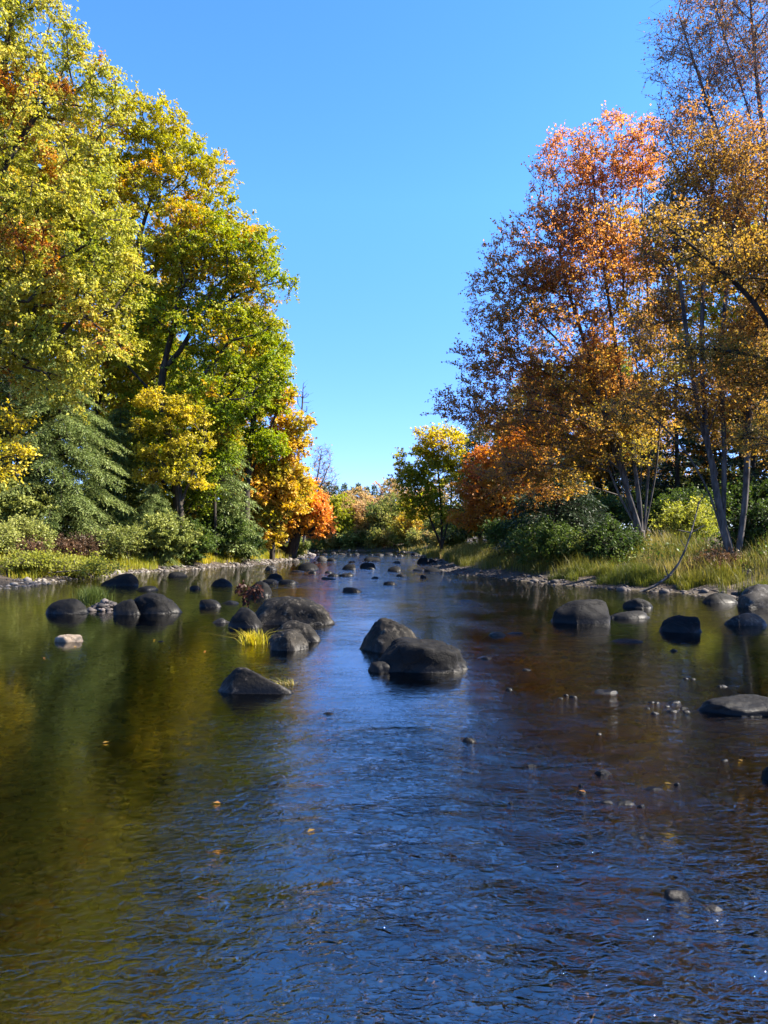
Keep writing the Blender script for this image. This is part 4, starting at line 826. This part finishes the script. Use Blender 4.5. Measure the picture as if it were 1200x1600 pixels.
for i, (x0, x1, yb, yt) in enumerate(PEB):
    rock('rounded pebble breaking the surface of the right shallows', x0, x1, yb, yt, ['stone', 'stone', 'stone_brown'][i % 3], 440 + i, 0.8, None, 3, 3, 6, 'pebble', 'pebble', 'pebbles in the right shallows')

rng = np.random.RandomState(470)
for i in range(26):
    px = rng.uniform(478, 655); py = rng.uniform(865, 915) if i < 18 else rng.uniform(864, 872); wd = rng.uniform(5, 13) * (py - 845) / 40 + 2
    rock('low dark stone awash in the upstream riffle', px, px + wd, py, py - wd * rng.uniform(.2, .4), ['stone', 'stone', 'stone_grey'][i % 3], 471 + i, 0.8, None, 3, 2, 8, 'rock', 'rock', 'low stones awash in the upstream riffle')
for i in range(7):
    px = rng.uniform(760, 1120); py = rng.uniform(1060, 1270); wd = rng.uniform(7, 17)
    rock('rounded pebble breaking the surface of the right shallows', px, px + wd, py, py - wd * rng.uniform(.25, .45), 'stone', 500 + i, 0.8, None, 3, 3, 7, 'pebble', 'pebble', 'pebbles in the right shallows')

# gravel along the waterlines, stones on the bed
def pebbles(name, label, pos, size, mat, rng, seed, flat=0.6):
    v, f = ICO[1]; n_ = len(pos); out = np.empty((n_, len(v), 3))
    az = rng.uniform(0, 6.283, n_); c, s = np.cos(az), np.sin(az); sx = size * rng.uniform(.8, 1.4, n_); sy = size * rng.uniform(.7, 1.1, n_); sz = size * flat * rng.uniform(.7, 1.2, n_)
    j = 1 + rng.normal(size=(n_, len(v))) * 0.1
    x = v[:, 0] * sx[:, None] * j; y = v[:, 1] * sy[:, None] * j; z = v[:, 2] * sz[:, None] * j
    out[..., 0] = x * c[:, None] - y * s[:, None] + pos[:, :1]; out[..., 1] = x * s[:, None] + y * c[:, None] + pos[:, 1:2]; out[..., 2] = z + pos[:, 2:3]
    F_ = ((np.arange(n_) * len(v))[:, None, None] + f[None]).reshape(-1, 3)
    tag(build(name, out.reshape(-1, 3), [F_], mat, attr=np.repeat(rng.uniform(size=n_), len(v)), smooth=True), label, 'gravel', kind='stuff')
def pebble_mat(name, stops):
    m, n, l, b, out = new_mat(name); a = n.new('ShaderNodeAttribute'); a.attribute_name = 'tint'; r = ramp(n, stops); l.new(a.outputs['Fac'], r.inputs[0])
    g = n.new('ShaderNodeNewGeometry'); t = n.new('ShaderNodeTexNoise'); t.inputs['Scale'].default_value = 25; t.inputs['Detail'].default_value = 5; l.new(g.outputs['Position'], t.inputs[0])
    mu = n.new('ShaderNodeMix'); mu.data_type = 'RGBA'; mu.blend_type = 'OVERLAY'; mu.inputs[0].default_value = 0.6; l.new(r.outputs[0], mu.inputs[6]); l.new(t.outputs['Color'], mu.inputs[7])
    l.new(r.outputs[0], b.inputs['Base Color']); b.inputs['Roughness'].default_value = 0.8
    return m
PM = pebble_mat('shore_pebble', [(0, (0.03, 0.026, 0.022)), (0.5, (0.10, 0.085, 0.072)), (1, (0.24, 0.21, 0.175))])
PMD = pebble_mat('dark_shore_pebble', [(0, (0.012, 0.010, 0.009)), (0.6, (0.045, 0.035, 0.03)), (1, (0.11, 0.09, 0.08))])
BM = pebble_mat('bed_pebble', [(0, (0.04, 0.028, 0.007)), (0.6, (0.16, 0.105, 0.03)), (1, (0.36, 0.26, 0.12))])
def shore_pebbles(label, n_, box, dm, size, mat, seed, thr=0.0, lift=0.0):
    rng = np.random.RandomState(seed); p, d, nz = scatter(n_, *box, dm[0], dm[1], rng, seed, thr, 0.5)
    sz = size * rng.lognormal(0, 0.45, len(p)); p[:, 2] += lift + sz * 0.25; pebbles('gravel', label, p, sz, mat, rng, seed)
shore_pebbles('pale gravel strip along the left shore', 14000, (-15, -6.5, 18, 66), (-0.5, 0.95), 0.055, PM, 221)
shore_pebbles('shaded gravel strip along the right shore', 14000, (2, 14, 17, 60), (-0.5, 0.8), 0.05, PMD, 222)
shore_pebbles('scattered stones along the far banks', 2500, (-14, 8, 58, 118), (-0.6, 0.6), 0.12, PM, 223)
rng = np.random.RandomState(230); n_ = 9000; x = rng.uniform(-5.5, 5.5, n_); y = 2.0 + rng.uniform(0, 1, n_) ** 1.4 * 12; k = np.abs(x) < y * 0.6 + 0.6; x, y = x[k], y[k]; p = np.stack([x, y, height(x, y)], 1)
sz = 0.035 * rng.lognormal(0, 0.5, len(p)); p[:, 2] += sz * 0.2; pebbles('riverbed_gravel', 'brown stones lying on the river bed under the water', p, sz, BM, rng, 230)
x = rng.uniform(0.8, 7.5, 1500); y = rng.uniform(2.0, 13, 1500); p = np.stack([x, y, height(x, y)], 1); sz = 0.07 * rng.lognormal(0, 0.5, len(p))
p[:, 2] += sz * 0.15; pebbles('riverbed_gravel', 'cobbles on the bed of the right shallows', p, sz, BM, rng, 232, 0.5)
# gravel bar between the left boulders
rng = np.random.RandomState(231); c = ground_at(158, 955); n_ = 420; x = c[0] + rng.normal(size=n_) * 0.32; y = c[1] + 0.3 + rng.normal(size=n_) * 0.4
p = np.stack([x, y, np.maximum(-0.05, 0.2 - 0.9 * np.hypot((x - c[0]) * 0.8, y - c[1] - 0.3) ** 1.3) + 0 * x], 1); pebbles('gravel', 'small gravel bar heaped between the left boulders', p, 0.05 * rng.lognormal(0, .4, n_), PMD, rng, 231)

# ------------------------------------------------------------------ tufts and small plants
def tuft(label, px, py, wpx, hpx, mat, seed, n_=260, z0=0.0, lean=0.5, tb=0.5, dy=0.0, name='grass_tuft'):
    rng = np.random.RandomState(seed); c = ground_at(px, py); k = ppm(c[1]); r = wpx / k * 0.25; h = hpx / k; y0 = c[1] + dy
    x = (px - 600) / F * y0
    pos = np.stack([x + rng.normal(size=n_) * r, y0 + rng.normal(size=n_) * r, np.full(n_, z0 - 0.05)], 1)
    V, F_ = blades(pos, rng.uniform(.5, 1.05, n_) * h, 0.009, rng, lean)
    o = build(name, V, F_, mat, attr=np.repeat(np.clip(tb + rng.normal(size=n_) * .22, 0, 1), 5), loc=(x, y0, z0)); return tag(o, label, 'grass tuft')
tuft('dark green sedge tuft on the left gravel bar', 146, 952, 40, 36, M['grass_d'], 241, 800, z0=0.12, dy=0.35, tb=0.7)
tuft('yellow grass tuft growing from the water by the front boulder', 398, 1006, 34, 36, M['grass_b'], 242, 240, lean=0.8, tb=0.75)
tuft('thin grass and red leaves on the tip of the wedge rock', 452, 1072, 24, 16, M['grass_y'], 243, 70, z0=0.02, lean=1.0, tb=0.8, dy=0.1)
def weed():
    c = ground_at(388, 958); k = ppm(c[1]); Y_ = c[1] + 0.3; rng = np.random.RandomState(245)
    base = np.array([(390 - 600) / F * Y_, Y_, 0.0])
    S = [[base + (0, 0, -0.1), base + (-0.02, 0, 0.25), base + (0.04, 0, 0.5)], [base + (0, 0, 0.1), base + (-0.12, 0, 0.35), base + (-0.2, 0.05, 0.5)]]
    pts = base + np.array([[-.22, 0, .55], [-.12, .05, .62], [.1, 0, .56], [.18, .05, .5], [-.05, -.05, .36], [.02, 0, .45], [-.2, .02, .44], [.1, -.04, .38], [-.06, 0, .22], [.24, 0, .58]])
    plant('weed', 'maroon-leaved weed sprouting between the domed and round boulders', 'plant', base, S, pts, 170, M['leaf_maroon'], M['bark_dark'], 0.012, flat_tint(0.5), rng, 245, leaf=(0.11, 0.055), twig=(0.05, 0.13), ntw=3, droop=0.9, parts=('stem', 'foliage'))
weed()
# leaning dead branch on the right shore
def branch_thing(label, pts, r0, seed, nt_=10):
    rng = np.random.RandomState(seed); S = [np.array(pts)]; tw = []
    P = np.array(pts); 
    for _ in range(nt_):
        j = rng.randint(1, len(P)); tw.append(P[j] + rng.normal(size=3) * np.array([.25, .25, .25]) + np.array([0, 0, .15]))
    P_, par, n0, r, tan, BV, BF = skeleton(S, np.array(tw), 0.6, r0, 0.006)
    o = build('fallen_branch', BV, [BF], M['bark_grey'], smooth=True, loc=P[0]); return tag(o, label, 'branch')
branch_thing('thin dead branch leaning from the right trunks down to the shore', [at(998, 926, 23.6), at(1045, 912, 23.6), at(1068, 872, 23.6), at(1080, 835, 23.8), at(1092, 785, 24.2)], 0.045, 250)
branch_thing('bare pale limb lying across the left herbs', [at(75, 895, 29.8), at(100, 893, 29.8), at(128, 891, 30)], 0.03, 251, 4)
# leaves afloat
rng = np.random.RandomState(260)
FL = [(160, 1161), (68, 1029), (120, 1010), (322, 1018), (345, 1255), (1160, 1190), (240, 1000), (480, 1300), (905, 1235), (1050, 1225)]
for i, (px, py) in enumerate(FL):
    c = ground_at(px, py, 0.006); a = rng.uniform(0, 6.28); d = np.array([[math.cos(a), math.sin(a), 0.05]])
    V, F_ = kites(c[None], d, np.array([[0.1, 0, 1.]]), np.array([0.05]), np.array([0.034]), 0.2)
    o = build('fallen_leaf', V, [F_], M['leaf_russet'], attr=np.full(4, rng.uniform(.3, 1)), loc=c); tag(o, 'small autumn leaf floating on the river surface', 'leaf', 'leaves floating on the river')
